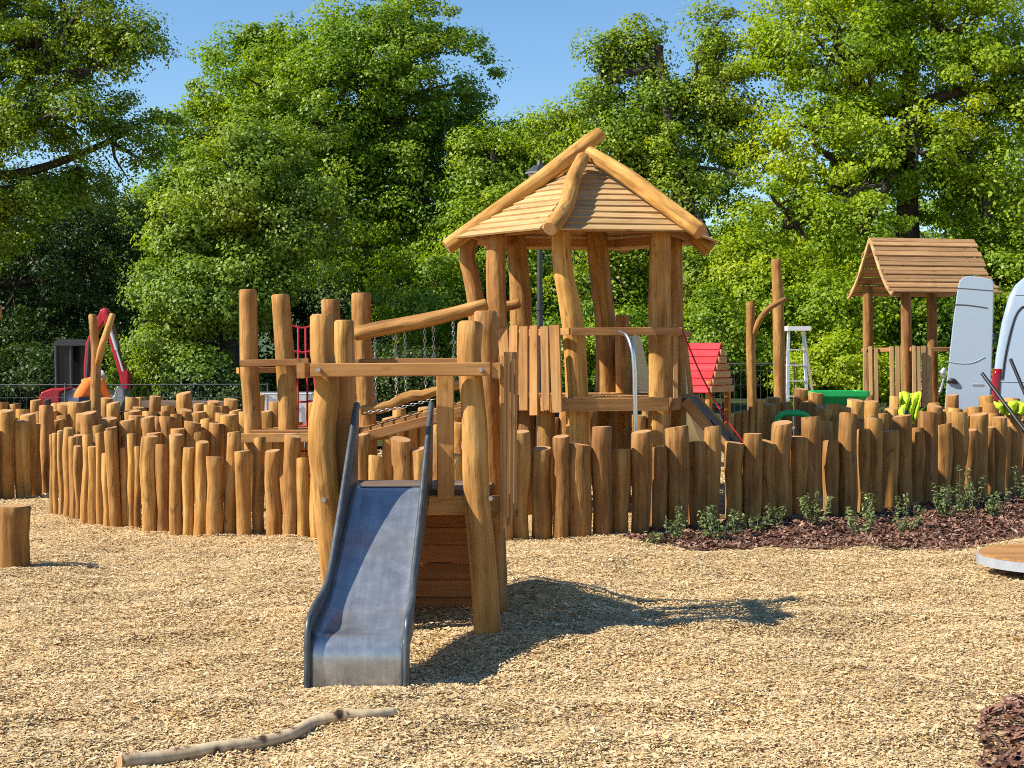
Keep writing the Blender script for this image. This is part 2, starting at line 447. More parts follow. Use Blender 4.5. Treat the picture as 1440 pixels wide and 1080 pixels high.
M['mulch'] = groundmat('bark_mulch_ground', [(0, (.02, .01, .007)), (.6, (.07, .035, .025)), (1, (.13, .07, .05))], 30)
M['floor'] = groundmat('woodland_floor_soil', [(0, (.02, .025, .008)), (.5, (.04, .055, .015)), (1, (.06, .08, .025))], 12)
M['hill'] = groundmat('hill_green', [(0, (.05, .08, .04)), (.5, (.07, .11, .05)), (1, (.09, .13, .06))], .2)

def slide_material():
    m, nt, b = newmat('slide_grey_sheet'); L = nt.links
    tc = N(nt, 'ShaderNodeTexCoord')
    mp = N(nt, 'ShaderNodeMapping'); mp.inputs['Scale'].default_value = (40, 2.5, 2.5); L.new(tc.outputs['Object'], mp.inputs['Vector'])
    n1 = N(nt, 'ShaderNodeTexNoise'); n1.inputs['Scale'].default_value = 1; n1.inputs['Detail'].default_value = 4; L.new(mp.outputs[0], n1.inputs['Vector'])
    n2 = N(nt, 'ShaderNodeTexNoise'); n2.inputs['Scale'].default_value = 7; n2.inputs['Detail'].default_value = 8; n2.inputs['Roughness'].default_value = .7; L.new(tc.outputs['Object'], n2.inputs['Vector'])
    r = ramp(nt, [(.35, (.30, .32, .345)), (.55, (.40, .415, .435)), (.72, (.54, .545, .55))]); L.new(n2.outputs[0], r.inputs[0])
    st = ramp(nt, [(.40, (.92, .92, .925)), (.65, (1.07, 1.07, 1.065))]); L.new(n1.outputs[0], st.inputs[0])
    mm = N(nt, 'ShaderNodeMix', data_type='RGBA', blend_type='MULTIPLY'); mm.inputs['Factor'].default_value = 1
    L.new(r.outputs[0], mm.inputs['A']); L.new(st.outputs[0], mm.inputs['B']); L.new(mm.outputs['Result'], b.inputs['Base Color'])
    b.inputs['Metallic'].default_value = .65; b.inputs['Coat Weight'].default_value = .3; b.inputs['Coat Roughness'].default_value = .12
    ad = N(nt, 'ShaderNodeMath', operation='MULTIPLY_ADD'); ad.inputs[1].default_value = .36; ad.inputs[2].default_value = .08
    L.new(n2.outputs[0], ad.inputs[0]); L.new(ad.outputs[0], b.inputs['Roughness'])
    bp = N(nt, 'ShaderNodeBump'); bp.inputs['Strength'].default_value = .06; bp.inputs['Distance'].default_value = .01
    L.new(n1.outputs[0], bp.inputs['Height']); L.new(bp.outputs[0], b.inputs['Normal'])
    return m
M['slide'] = slide_material()
M['slide_edge'] = plain('slide_edge_grey', (.075, .088, .098), .38, .3, var=.25, scale=14)

def birch_material():
    m, nt, b = newmat('birch_bark'); L = nt.links
    at_ = N(nt, 'ShaderNodeAttribute', attribute_name='gc')
    mp = N(nt, 'ShaderNodeMapping'); mp.inputs['Scale'].default_value = (14, 14, 22); L.new(at_.outputs['Vector'], mp.inputs['Vector'])
    n1 = N(nt, 'ShaderNodeTexNoise'); n1.inputs['Scale'].default_value = 1; n1.inputs['Detail'].default_value = 4; L.new(mp.outputs[0], n1.inputs['Vector'])
    r = ramp(nt, [(.36, (.10, .055, .03)), (.42, (.40, .29, .17)), (.62, (.54, .42, .26)), (.8, (.64, .53, .37))]); L.new(n1.outputs[0], r.inputs[0])
    mp2 = N(nt, 'ShaderNodeMapping'); mp2.inputs['Scale'].default_value = (5, 5, 11); L.new(at_.outputs['Vector'], mp2.inputs['Vector'])
    vo = N(nt, 'ShaderNodeTexVoronoi'); vo.inputs['Scale'].default_value = 1; L.new(mp2.outputs[0], vo.inputs['Vector'])
    kr = ramp(nt, [(.20, (.12, .07, .045)), (.30, (1, 1, 1))]); L.new(vo.outputs['Distance'], kr.inputs[0])
    mk = N(nt, 'ShaderNodeMix', data_type='RGBA', blend_type='MULTIPLY'); mk.inputs['Factor'].default_value = 1
    L.new(r.outputs[0], mk.inputs['A']); L.new(kr.outputs[0], mk.inputs['B'])
    L.new(mk.outputs['Result'], b.inputs['Base Color']); b.inputs['Roughness'].default_value = .75
    return m
M['birch'] = birch_material()
WL = [M['log'], M['end']]
WO = [M['log_shade'], M['end']]

# ------------------------------------------------------------------ ground
def spaced(lo, hi, c, s, k):
    a = math.asinh((lo - c) / s); b = math.asinh((hi - c) / s)
    return c + s * np.sinh(np.linspace(a, b, k))

def mesh_np(name, v, f, mats, smooth=False):
    me = bpy.data.meshes.new(name)
    n = f.shape[1]
    me.vertices.add(len(v)); me.vertices.foreach_set('co', v.astype(np.float32).ravel())
    me.loops.add(f.size); me.loops.foreach_set('vertex_index', f.astype(np.int32).ravel())
    me.polygons.add(len(f)); me.polygons.foreach_set('loop_start', np.arange(0, f.size, n, dtype=np.int32))
    if smooth: me.polygons.foreach_set('use_smooth', np.ones(len(f), bool))
    for m in mats: me.materials.append(m)
    me.update(calc_edges=True); me.validate()
    return me

def grid_mesh(name, xs, ys, zf, mats):
    X, Y = np.meshgrid(xs, ys)
    Z = zf(X, Y)
    v = np.stack([X.ravel(), Y.ravel(), Z.ravel()], 1)
    nx = len(xs); ny = len(ys)
    i = np.arange((ny - 1) * (nx - 1)); r = i // (nx - 1); c = i % (nx - 1)
    a = r * nx + c
    f = np.stack([a, a + 1, a + nx + 1, a + nx], 1)
    return mesh_np(name, v, f, mats, True)

g = link('ground', grid_mesh('ground', spaced(-500, 500, 0, 3.2, 330), spaced(-60, 900, 9.0, 3.2, 330), height, [M['ground']]))
tag(g, 'pale yellow wood chip ground of the playground', None, None, 'structure')
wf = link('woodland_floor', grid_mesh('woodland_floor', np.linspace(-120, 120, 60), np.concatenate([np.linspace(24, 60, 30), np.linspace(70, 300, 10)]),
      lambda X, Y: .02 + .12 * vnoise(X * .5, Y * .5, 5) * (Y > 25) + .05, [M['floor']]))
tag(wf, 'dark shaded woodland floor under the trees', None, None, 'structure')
hl = link('hills', grid_mesh('hills', np.linspace(-400, 400, 80), np.linspace(170, 420, 40),
      lambda X, Y: -2 + 34 * np.clip((Y - 170) / 200, 0, 1) ** .8 + 8 * vnoise(X * .02, Y * .02, 8), [M['hill']]))
tag(hl, 'distant wooded hillside seen through gaps', None, None, 'structure')

# mulch beds
def mulch_sheet(xs, f0, f1):
    n = 14
    v = []
    for x in xs:
        y0, y1 = f0(x), f1(x)
        for k in range(n + 1):
            t = k / n; y = y0 + (y1 - y0) * t
            e = min(1, min(t, 1 - t) * 6)
            v.append((x, y, hz(x, y) - .012 + .03 * e))
    f = []
    for i in range(len(xs) - 1):
        for k in range(n):
            a = i * (n + 1) + k
            f.append((a, a + n + 1, a + n + 2, a + 1))
    return np.array(v), np.array(f)
xs = np.linspace(1.08, 9, 90)
v, f = mulch_sheet(xs, lambda x: float(np.interp(x, BF_X, BF_Y)) + .06 + .16 * float(vnoise(x * 3, 0, 11)), lambda x: float(np.interp(x, BB_X, BB_Y)))
mb_ = link('mulch_bed', mesh_np('mulch_bed', v, f, [M['mulch']], True))
tag(mb_, 'planting bed of dark bark mulch along the palisade', None, None, 'structure')
ys = np.linspace(3.2, 6.95, 50)
v = []; f = []
for y in ys:
    x0 = float(np.interp(y, [3, 5.0, 5.5, 6.0, 6.6, 7.0], [1.6, 1.72, 1.80, 1.95, 2.36, 3.2])) + .1 * float(vnoise(0, y * 3, 4)) + .03
    for k in range(13):
        x = x0 + (5.5 - x0) * k / 12
        v.append((x, y, hz(x, y) + (.018 if 0 < k < 12 else -.012)))
for i in range(len(ys) - 1):
    for k in range(12):
        a = i * 13 + k; f.append((a, a + 1, a + 14, a + 13))
m2 = link('mulch_bed', mesh_np('mulch_bed', np.array(v), np.array(f), [M['mulch']], True))
tag(m2, 'corner of dark bark mulch bed nearest the camera', None, None, 'structure')

def scatter_chips(name, xy, lo, hi, mat, seed, lift=.006, tilt=.32):
    rs = np.random.RandomState(seed); n = len(xy)
    L = rs.uniform(lo, hi, n) * (1 + .8 * (rs.rand(n) > .93)); W = L * rs.uniform(.22, .5, n)
    yaw = rs.uniform(0, 6.283, n); pit = rs.normal(0, tilt, n); rol = rs.normal(0, tilt * 1.2, n)
    d = np.stack([np.cos(yaw) * np.cos(pit), np.sin(yaw) * np.cos(pit), np.sin(pit)], 1)
    s = np.stack([-np.sin(yaw) * np.cos(rol), np.cos(yaw) * np.cos(rol), np.sin(rol)], 1)
    c = np.stack([xy[:, 0], xy[:, 1], height(xy[:, 0], xy[:, 1]) + lift + rs.uniform(0, .012, n)], 1)
    d *= (L / 2)[:, None]; s *= (W / 2)[:, None]
    k = rs.uniform(.4, 1, (n, 1))
    v = np.stack([c - d - s * k, c - d * .9 + s, c + d + s * k, c + d * .92 - s], 1).reshape(-1, 3)
    f = np.arange(4 * n).reshape(-1, 4)
    return link(name, mesh_np(name, v, f, [mat]))

rs = np.random.RandomState(3)
def sample_area(n, y0, y1, pw, half=.40, pad=.6):
    u = rs.rand(n)
    y = (y0 ** pw + u * (y1 ** pw - y0 ** pw)) ** (1 / pw)
    x = (rs.rand(n) * 2 - 1) * (half * y + pad)
    return np.stack([x, y], 1)
P = sample_area(720000, 4.6, 15.5, 1.0)
P = P[~in_mulch(P[:, 0], P[:, 1], .02)]
# keep chips out of the tall inner compound behind the front wall to spend them where seen
near = P[:, 1] < 9.5
chips = scatter_chips('wood_chips', P, .010, .024, M['chips'], 5, tilt=.22)
tag(chips, 'loose pale wood chips covering the ground', None, None, 'stuff')
P2 = sample_area(40000, 15.5, 24, 1.0)
c2 = scatter_chips('wood_chips', P2, .03, .07, M['chips'], 6)
tag(c2, 'far wood chips behind the palisade walls', None, None, 'stuff')
Q = np.concatenate([np.stack([rs.uniform(1, 8, 60000), rs.uniform(11.3, 17, 60000)], 1), np.stack([rs.uniform(1.5, 4, 16000), rs.uniform(4, 7, 16000)], 1)])
Q = Q[in_mulch(Q[:, 0], Q[:, 1], 0)]
mc = scatter_chips('bark_mulch', Q, .025, .06, M['mulchchips'], 7, lift=.02, tilt=.4)
tag(mc, 'loose dark red brown bark pieces on the planting beds', None, None, 'stuff')

# ------------------------------------------------------------------ palisade posts
ORD = ['first', 'second', 'third', 'fourth', 'fifth', 'sixth', 'seventh', 'eighth', 'ninth', 'tenth', 'eleventh', 'twelfth', 'thirteenth',
       'fourteenth', 'fifteenth', 'sixteenth', 'seventeenth', 'eighteenth', 'nineteenth', 'twentieth']
for t_ in ('twenty', 'thirty', 'forty'):
    for o_ in ORD[:9]: ORD.append(t_ + '-' + o_)
    ORD.append({'twenty': 'thirtieth', 'thirty': 'fortieth', 'forty': 'fiftieth'}[t_])

PSEED = [100]
def palisade_post(base, h, r, lean=(0, 0), label='', group='', mats=WL):
    PSEED[0] += 1
    rnd = random.Random(PSEED[0])
    x, y = base; z0 = hz(x, y)
    b = V(x, y, z0 - .12)
    tp = V(x + lean[0], y + lean[1], h + z0 * .5)
    bow = V(rnd.uniform(-1, 1), rnd.uniform(-1, 1), 0) * .014
    m1 = b.lerp(tp, .35) + bow; m2 = b.lerp(tp, .7) - bow * .5 + V(rnd.uniform(-1, 1), rnd.uniform(-1, 1), 0) * .008
    mb = MB()
    log(mb, [b, m1, m2, tp], [r * rnd.uniform(.92, 1.08), r * rnd.uniform(.9, 1.05), r * rnd.uniform(.97, 1.1), r * rnd.uniform(.95, 1.1)], PSEED[0], rough=.062, seg=16, bevel=.007)
    o = mb.build('palisade_post', mats, origin=(x, y, z0))
    # each top sawn slightly out of level
    sl = (rnd.uniform(-.18, .18), rnd.uniform(-.18, .18))
    hh = h - z0
    for vv in o.data.vertices:
        if vv.co.z > hh - .06:
            vv.co.z += (vv.co.x - lean[0]) * sl[0] + (vv.co.y - lean[1]) * sl[1]
    tag(o, label, 'wooden post', group)
    return o

def desc(h, hl, hr, w, wm):
    a = []
    mid = (hl + hr) / 2
    a.append('tall' if h > mid + .05 else ('short' if h < mid - .05 else 'medium'))
    a.append('thick' if w > wm * 1.08 else ('slim' if w < wm * .92 else 'round'))
    return ' '.join(a)

# left, sunlit front wall: (z8 px, top, base, width) read at 3x
LW = [(222, 152, 488, 26), (238, 146, 497, 24), (256, 142, 506, 26), (284, 132, 515, 44), (308, 168, 520, 34), (331, 206, 527, 30), (357, 160, 534, 42),
      (393, 206, 540, 42), (426, 148, 545, 34), (453, 236, 550, 40), (492, 140, 553, 48), (530, 210, 551, 38), (557, 152, 553, 34), (582, 208, 555, 32),
      (632, 160, 570, 66), (690, 197, 572, 56), (745, 155, 577, 60), (793, 205, 578, 48), (843, 184, 581, 58), (905, 250, 583, 70), (968, 146, 580, 58),
      (1030, 222, 583, 64), (1094, 165, 576, 52), (1153, 222, 582, 70), (1222, 162, 590, 66), (1282, 255, 592, 56), (1340, 200, 594, 60)]
LLEAN = {3: .02, 10: -.06, 20: .04, 24: .03, 14: .01, 6: .03, 18: .03}
L_ = []
for i, (zx, zt, zb, zw) in enumerate(LW):
    g_ = G(zx / 3, 560 + zb / 3)
    h = at(zx / 3, 560 + zt / 3, g_.y).z
    L_.append((g_, h, zw / 3 * g_.y / F / 2))
wm = sum(a[2] for a in L_) / len(L_)
for i, (g_, h, r) in enumerate(L_):
    hl = L_[max(0, i - 1)][1]; hr = L_[min(len(L_) - 1, i + 1)][1]
    d = desc(h, hl, hr, r, wm)
    ex = ' leaning left' if LLEAN.get(i, 0) < -.03 else (' leaning right' if LLEAN.get(i, 0) > .03 else '')
    palisade_post((g_.x, g_.y), h, r, (LLEAN.get(i, random.uniform(-.012, .012)), .0),
                  f'{d} golden log post{ex}, {ORD[i]} from the left in the sunlit palisade wall', 'posts of the sunlit left palisade wall')
# part of the front wall hidden behind the slide structure
MW = [(463, 614, 757), (484, 640, 757), (506, 612, 758), (530, 643, 758), (564, 618, 758), (590, 632, 758), (615, 612, 758), (640, 640, 757), (664, 618, 757), (688, 640, 756), (709, 610, 756)]
for i, (px, pt, pb) in enumerate(MW):
    g_ = G(px, pb); h = at(px, pt, g_.y).z
    palisade_post((g_.x, g_.y), h, .085, (random.uniform(-.01, .01), 0),
                  f'{"tall" if pt < 625 else "short"} log post behind the slide structure, {ORD[i]} from its left post', 'palisade posts seen behind the slide structure')
# right wall, mostly in shade
RW = [(732, 605, 24), (762, 628, 27), (788, 612, 22), (816, 625, 32), (846, 600, 26), (871, 630, 26), (899, 606, 26), (926, 629, 23), (952, 600, 29), (983, 623, 26), (1001, 600, 23),
      (1032, 623, 24), (1057, 611, 24), (1081, 623, 23), (1098, 596, 25), (1125, 616, 24), (1142, 588, 24), (1170, 621, 22), (1191, 582, 25), (1214, 605, 20), (1230, 588, 23),
      (1254, 608, 22), (1270, 586, 24), (1291, 605, 20), (1305, 582, 25), (1329, 599, 24), (1345, 580, 25), (1364, 605, 19), (1377, 582, 23), (1392, 600, 18), (1402, 586, 20),
      (1414, 597, 18), (1426, 580, 20), (1438, 592, 18), (1452, 580, 20), (1466, 592, 18), (1481, 578, 20), (1497, 590, 18), (1513, 577, 20), (1530, 588, 18)]
def rbase(px):
    return float(np.interp(px, [720, 816, 899, 952, 1057, 1142, 1230, 1305, 1377, 1440, 1540], [755, 754, 749, 744, 737, 731, 723, 713, 702, 692, 676]))
R_ = []
for (px, pt, w) in RW:
    g_ = G(px, rbase(px)); R_.append((g_, at(px, pt, g_.y).z, w * g_.y / F / 2 * 1.06))
wm = sum(a[2] for a in R_) / len(R_)
for i, (g_, h, r) in enumerate(R_):
    hl = R_[max(0, i - 1)][1]; hr = R_[min(len(R_) - 1, i + 1)][1]
    st = h < (hl + hr) / 2 - .03
    palisade_post((g_.x, g_.y + (.05 if st else 0)), h, r, (random.uniform(-.015, .015), random.uniform(-.01, .01)),
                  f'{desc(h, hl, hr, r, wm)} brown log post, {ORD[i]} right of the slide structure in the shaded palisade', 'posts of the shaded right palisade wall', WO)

# inner and rear rows
def row(pts, n, tops, r, label, group, jit=.05, mats=WL, zig=.06):
    P_ = [V(p[0], p[1], 0) for p in pts]
    c_, _ = catmull(P_, [1] * len(P_), n)
    for i, p in enumerate(c_):
        h = random.uniform(*tops) + (.09 if i % 2 else -.05)
        q = p + V(random.uniform(-jit, jit), random.uniform(-jit, jit) + (zig if i % 2 else 0), 0)
        palisade_post((q.x, q.y), h, r * random.uniform(.85, 1.15), (random.uniform(-.025, .025), random.uniform(-.02, .02)),
                      label, group, mats)

def gp(px, Y): return ((px - 720) / F * Y, Y)
row([gp(-40, 15.6), gp(22, 15.9), gp(66, 16.6), gp(110, 17.6)], 11, (.80, .95), .085, 'weathered log post in the shaded palisade at the left edge of the photo', 'shaded palisade posts at the left edge')
row([gp(112, 14.7), gp(170, 14.9), gp(250, 15.0), gp(318, 15.2)], 15, (.80, .94), .08, 'log post in the row just behind the sunlit left palisade wall', 'second row of left palisade posts')
row([gp(60, 17.0), gp(150, 16.8), gp(240, 16.9), gp(345, 17.2)], 20, (.82, .98), .085, 'log post in the crowded middle rows of the left palisade', 'middle row of left palisade posts')
row([gp(-20, 18.6), gp(60, 18.8), gp(170, 19.0), gp(290, 19.0), gp(390, 18.8)], 25, (.86, 1.02), .085, 'log post in the rearmost row of the left palisade before the excavator', 'rear row of left palisade posts', zig=.2)
row([gp(420, 17.2), gp(480, 17.4), gp(560, 17.6), gp(640, 17.6), gp(700, 17.4)], 18, (.80, .95), .085, 'log post in the far palisade seen under the chain bridge', 'far palisade posts under the bridge')
row([gp(715, 17.3), gp(790, 17.4), gp(860, 17.4), gp(930, 17.2)], 14, (.82, .95), .085, 'log post in the far palisade seen under the tower deck', 'far palisade posts under the tower', mats=WO)
row([gp(1075, 16.4), gp(1100, 16.6), gp(1130, 16.8), gp(1150, 16.6)], 5, (.98, 1.12), .085, 'dark log post in the inner palisade left of the green tub', 'dark inner palisade posts', mats=WO, zig=.1)
row([gp(1150, 16.0), gp(1190, 16.1), gp(1250, 16.6), gp(1320, 17.0), gp(1400, 17.4), gp(1460, 17.7)], 26, (.88, 1.0), .085, 'log post in the row just behind the shaded right palisade wall', 'second row of right palisade posts')
row([gp(1160, 17.4), gp(1240, 17.8), gp(1330, 18.2), gp(1440, 18.5)], 18, (.90, 1.02), .08, 'log post in the rear row of the right palisade before the van', 'rear row of right palisade posts')
for i, px in enumerate((1026, 1036, 1046, 1056, 1066)):
    g_ = gp(px, 15.6)
    mb = MB(); hgt = (.93, .97, 1.0, 1.04, 1.1)[i]
    board(mb, V(g_[0], g_[1], -.1), V(g_[0] + .02, g_[1] + .02, hgt), .075, .05, (1, .35, 0), i + 40, .008)
    o = mb.build('picket', M['log'], origin=(g_[0], g_[1], 0))
    tag(o, f'narrow pale picket board beside the climbing ramp, {ORD[i]} from the left', 'picket', 'pale pickets beside the ramp')

# ------------------------------------------------------------------ slide structure
st = empty('slide_tower', (-.58, 8.55, 0), 'wooden log frame platform with grey metal slide in the foreground', 'slide')
def post(parent, P, R, seed, name='post', mats=WL, rough=.045, seg=16):
    mb = MB(); log(mb, P, R, seed, rough, seg)
    return mb.build(name, mats, parent)
YF, YR = 8.05, 8.75
def colpts(seq, Y0, Y1=None):
    Y1 = Y1 or Y0
    n = len(seq)
    return [at(px, py, Y0 + (Y1 - Y0) * i / (n - 1)) for i, (px, py) in enumerate(seq)]
lp = colpts([(480, 905), (470, 800), (460, 700), (453, 612), (461, 545), (454, 500), (453, 442)], 8.12, 8.15)
post(st, lp, [.082, .078, .076, .082, .066, .068, .064], 11)
rp = colpts([(687, 910), (680, 800), (670, 690), (668, 610), (663, 540), (660, 500), (662, 453)], 7.95, 8.1)
post(st, rp, [.08, .078, .075, .072, .067, .070, .074], 12)
rl = colpts([(490, 858), (486, 760), (483, 650), (485, 550), (484, 450)], 8.75)
post(st, rl, [.07, .07, .066, .064, .062], 13)
rr_ = colpts([(697, 862), (694, 760), (690, 640), (685, 540), (683, 437)], 8.7)
post(st, rr_, [.075, .074, .072, .072, .07], 14)
mb = MB(); board(mb, at(437, 520.5, 7.98), at(689, 519, 7.93), .075, .045, (0, 0, 1), 3)
mb.build('crossbeam', M['board'], st)
mb = MB(); board(mb, at(478, 513, 8.86), at(690, 512, 8.82), .075, .045, (0, 0, 1), 33)
mb.build('crossbeam', M['board'], st)
mb = MB(); board(mb, V(-1.185, 7.97, 1.515), V(-1.13, 8.95, 1.515), .085, .045, (0, 0, 1), 4); mb.build('side_rail', M['board'], st)
mb = MB(); board(mb, V(-.088, 7.92, 1.515), V(-.075, 8.9, 1.515), .085, .045, (0, 0, 1), 5); mb.build('side_rail', M['board'], st)
# vertical boards each side of the slide
mb = MB(); board(mb, at(484, 690, 8.22), at(481, 528, 8.22), .13, .03, (1, 0, 0), 6); mb.build('guard_board', M['board'], st)
mb = MB(); board(mb, at(627, 700, 8.08), at(626, 527, 8.06), .098, .035, (1, 0, 0), 7); mb.build('guard_board', M['board'], st)
# slats on the right side
mb = MB()
for k in range(8):
    y = 8.06 + k * .104
    x = -.055 + .012 * (k % 3) + .008 * k
    board(mb, V(x, y, .62 + .05 * (k % 2)), V(x + .006, y, 1.60 + .025 * math.sin(k * 2.1)), .070, .026, (.12, 1, 0), 20 + k)
mb.build('slat_wall', M['board'], st)
mb = MB(); board(mb, V(-1.1, 8.15, .93), V(-1.08, 8.8, .93), .12, .03, (0, 0, 1), 61); mb.build('kick_board', M['board'], st)
# deck
mb = MB()
for k in range(6):
    y = 8.19 + k * .108
    board(mb, V(-1.08, y, .815), V(-.12, y, .815), .1, .032, (0, 1, 0), 80 + k)
mb.build('deck', M['grey_deck'], st)
mb = MB()
board(mb, V(-1.1, 8.12, .745), V(-.06, 8.12, .745), .11, .045, (0, 0, 1), 90)
mb.build('joist', M['board'], st); mb = MB()
board(mb, V(-1.1, 8.82, .745), V(-.06, 8.82, .745), .11, .045, (0, 0, 1), 91)
mb.build('joist', M['board'], st)
# rear plank wall below deck
mb = MB()
for k in range(7):
    z = .06 + k * .108
    board(mb, V(-1.0, 8.72 + .004 * (k % 2), z), V(-.2, 8.72 + .004 * (k % 2), z), .1065, .03, (0, 0, 1), 95 + k)
mb.build('plank_wall', M['redplank'], st)
mb = MB()  # unseen left plank wall, added to throw shade on the rear one
for k in range(7):
    z = .06 + k * .104
    board(mb, V(-1.02 + .003 * (k % 2), 8.24, z), V(-1.02 + .003 * (k % 2), 8.66, z), .1, .03, (0, 0, 1), 120 + k)
mb.build('plank_wall', M['redplank'], st)
# bolts
for (px, py, Y) in ((690, 701, 7.92), (456, 703, 8.04), (676, 520, 7.88), (448, 520, 7.93)):
    p = at(px, py, Y); mb = MB(); tube(mb, [p + V(0, -.012, 0), p + V(0, .03, 0)], .012, 8); mb.build('bolt', M['galv'], st)

# slide itself
prof = [(8.22, .832), (8.12, .828), (8.02, .79), (7.85, .69), (7.6, .535), (7.4, .41), (7.25, .325), (7.12, .268), (7.0, .238), (6.91, .228), (6.865, .205), (6.845, .15), (6.84, .05), (6.84, -.06)]
side = [(8.30, 1.30), (8.25, 1.315), (8.20, 1.28), (7.95, 1.045), (7.7, .80), (7.45, .575), (7.28, .44), (7.15, .385), (7.05, .365), (6.95, .345), (6.87, .315), (6.835, .25), (6.82, .1), (6.82, -.06)]
def scx(y): t = (8.25 - y) / 1.41; return -.685 - .062 * t
def shw(y):
    t = min(1, max(0, (7.35 - y) / .3)); t = t * t * (3 - 2 * t)
    return .215 + .022 * t
pc, _ = catmull([V(0, a, b) for a, b in prof], [1] * len(prof), 60)
sc, _ = catmull([V(0, a, b) for a, b in side], [1] * len(side), 60)
mb = MB()
vs = []; cols = 13
for p in pc:
    for j in range(cols):
        u = -1 + 2 * j / (cols - 1)
        lift = .035 * max(0, abs(u) - .8) / .2
        vs.append(V(scx(p.y) + u * shw(p.y), p.y, p.z + lift * lift * 22 * (p.y > 6.9)))
fs = [(i * cols + j, i * cols + j + 1, (i + 1) * cols + j + 1, (i + 1) * cols + j) for i in range(60) for j in range(cols - 1)]
mb.add(vs, fs, None, 0, True)
slide = mb.build('slide', M['slide'], st)
mo = slide.modifiers.new('solid', 'SOLIDIFY'); mo.thickness = .012; mo.offset = -1
for sgn in (-1, 1):
    mb = MB()
    vs = []
    for a, b in zip(sc, pc):
        for p in (a, V(0, b.y, b.z - .03)):
            vs.append(V(scx(p.y) + sgn * (shw(p.y) + .002), p.y, p.z))
    fs = [(2 * i, 2 * i + 1, 2 * i + 3, 2 * i + 2) for i in range(60)]
    mb.add(vs, fs, None, 0, True)
    o = mb.build('side_panel', M['slide_edge'], slide)
    mo = o.modifiers.new('solid', 'SOLIDIFY'); mo.thickness = .016; mo.offset = 0
    mb = MB()
    tube(mb, [V(scx(p.y) + sgn * (shw(p.y) + .002), p.y, p.z) for p in sc[::3]], .0165, 10, 60)
    mb.build('rolled_edge', M['slide_edge'], slide)
# top lip
mb = MB(); tube(mb, [V(scx(8.2) - .2, 8.14, .836), V(scx(8.2) + .2, 8.14, .836)], .012, 8); mb.build('lip_bar', M['slide_edge'], slide)

# ------------------------------------------------------------------ hexagonal play tower
TC = V(.77, 15.0, 0)
tw = empty('play_tower', (TC.x, TC.y, 0), 'hexagonal wooden play tower with plank roof and log rafters in the centre', 'play tower')
def hexv(k, R, z): a = math.radians(10 + 60 * k); return V(TC.x + R * math.cos(a), TC.y + R * math.sin(a), z)
def seqpost(seq, Y, R, seed, mats=WL):
    P_ = [at(px, py, Y) for px, py in seq]
    b = P_[0].copy(); b.z = -.1
    P_ = [b] + P_
    if not isinstance(R, (list, tuple)): R = [R] * len(seq)
    return post(tw, P_, [R[0]] + list(R), seed, 'post', mats)
seqpost([(672, 560), (670, 440), (663, 390), (657, 362), (661, 336)], 14.85, [.085, .088, .085, .085, .088], 31)
seqpost([(702, 560), (700, 460), (697, 390), (699, 330)], 14.5, .1, 32)
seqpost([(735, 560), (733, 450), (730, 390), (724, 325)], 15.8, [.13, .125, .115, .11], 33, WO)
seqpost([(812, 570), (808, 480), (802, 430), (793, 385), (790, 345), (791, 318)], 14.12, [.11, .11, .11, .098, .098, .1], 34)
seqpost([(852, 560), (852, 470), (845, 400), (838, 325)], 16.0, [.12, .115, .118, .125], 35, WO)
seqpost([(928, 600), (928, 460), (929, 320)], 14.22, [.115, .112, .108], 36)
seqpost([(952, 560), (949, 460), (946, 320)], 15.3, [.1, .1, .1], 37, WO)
seqpost([(877, 560), (876, 500), (875, 443)], 15.7, [.085, .085, .075], 38)
seqpost([(768, 640), (768, 560)], 14.2, .09, 39, WO)
seqpost([(717, 640), (716, 566)], 14.8, .1, 40, WO)
seqpost([(740, 640), (742, 566)], 14.4, .09, 45, WO)
# deck
mb = MB()
zt = 1.19
hx = [hexv(k, 1.12, 0) for k in range(6)]
for k in range(17):
    x = TC.x - 1.1 + k * .135
    # clip the strip to the hexagon
    ysx = []
    for i in range(6):
        a, b = hx[i], hx[(i + 1) % 6]
        if (a.x - x) * (b.x - x) < 0:
            t = (x - a.x) / (b.x - a.x); ysx.append(a.y + (b.y - a.y) * t)
    if len(ysx) == 2 and abs(ysx[0] - ysx[1]) > .1:
        board(mb, V(x, min(ysx), zt - .018), V(x, max(ysx), zt - .018), .128, .034, (1, 0, 0), 300 + k)
mb.build('deck', M['board'], tw)
for i in range(6):
    a = hexv(i, 1.24, zt - .07); b = hexv(i + 1, 1.24, zt - .07)
    e = (b - a).normalized() * .03
    mb = MB(); board(mb, a + e, b - e, .13, .05, (0, 0, 1), 330 + i); mb.build('edge_beam', M['board'], tw)
# front rail
mb = MB(); board(mb, at(803, 466.5, 13.82), at(958, 465.5, 13.95), .075, .05, (0, 0, 1), 340); mb.build('rail', M['board'], tw)
mb = MB(); board(mb, at(690, 470, 14.7), at(802, 466, 13.85), .07, .045, (0, 0, 1), 341); mb.build('rail', M['board'], tw)
mb = MB(); board(mb, hexv(-1, 1.14, 1.83), hexv(0, 1.14, 1.83), .07, .045, (0, 0, 1), 342); mb.build('rail', M['board'], tw)
# fanned slats, front left
mb = MB()
SL = [(707, 462, 716, 574, 14.55, 17), (723, 458, 721, 578, 14.4, 14), (737, 459, 737, 577, 14.28, 14), (751, 458, 751, 584, 14.15, 13), (766, 459, 768, 577, 14.02, 13), (780, 457, 784, 580, 13.88, 16)]
for i, (xt, yt, xb, yb, Y, w) in enumerate(SL):
    board(mb, at(xb, yb, Y - .26), at(xt, yt, Y - .2), w * .0069, .028, (1, -.55, 0), 350 + i)
mb.build('slat_panel', M['board'], tw)
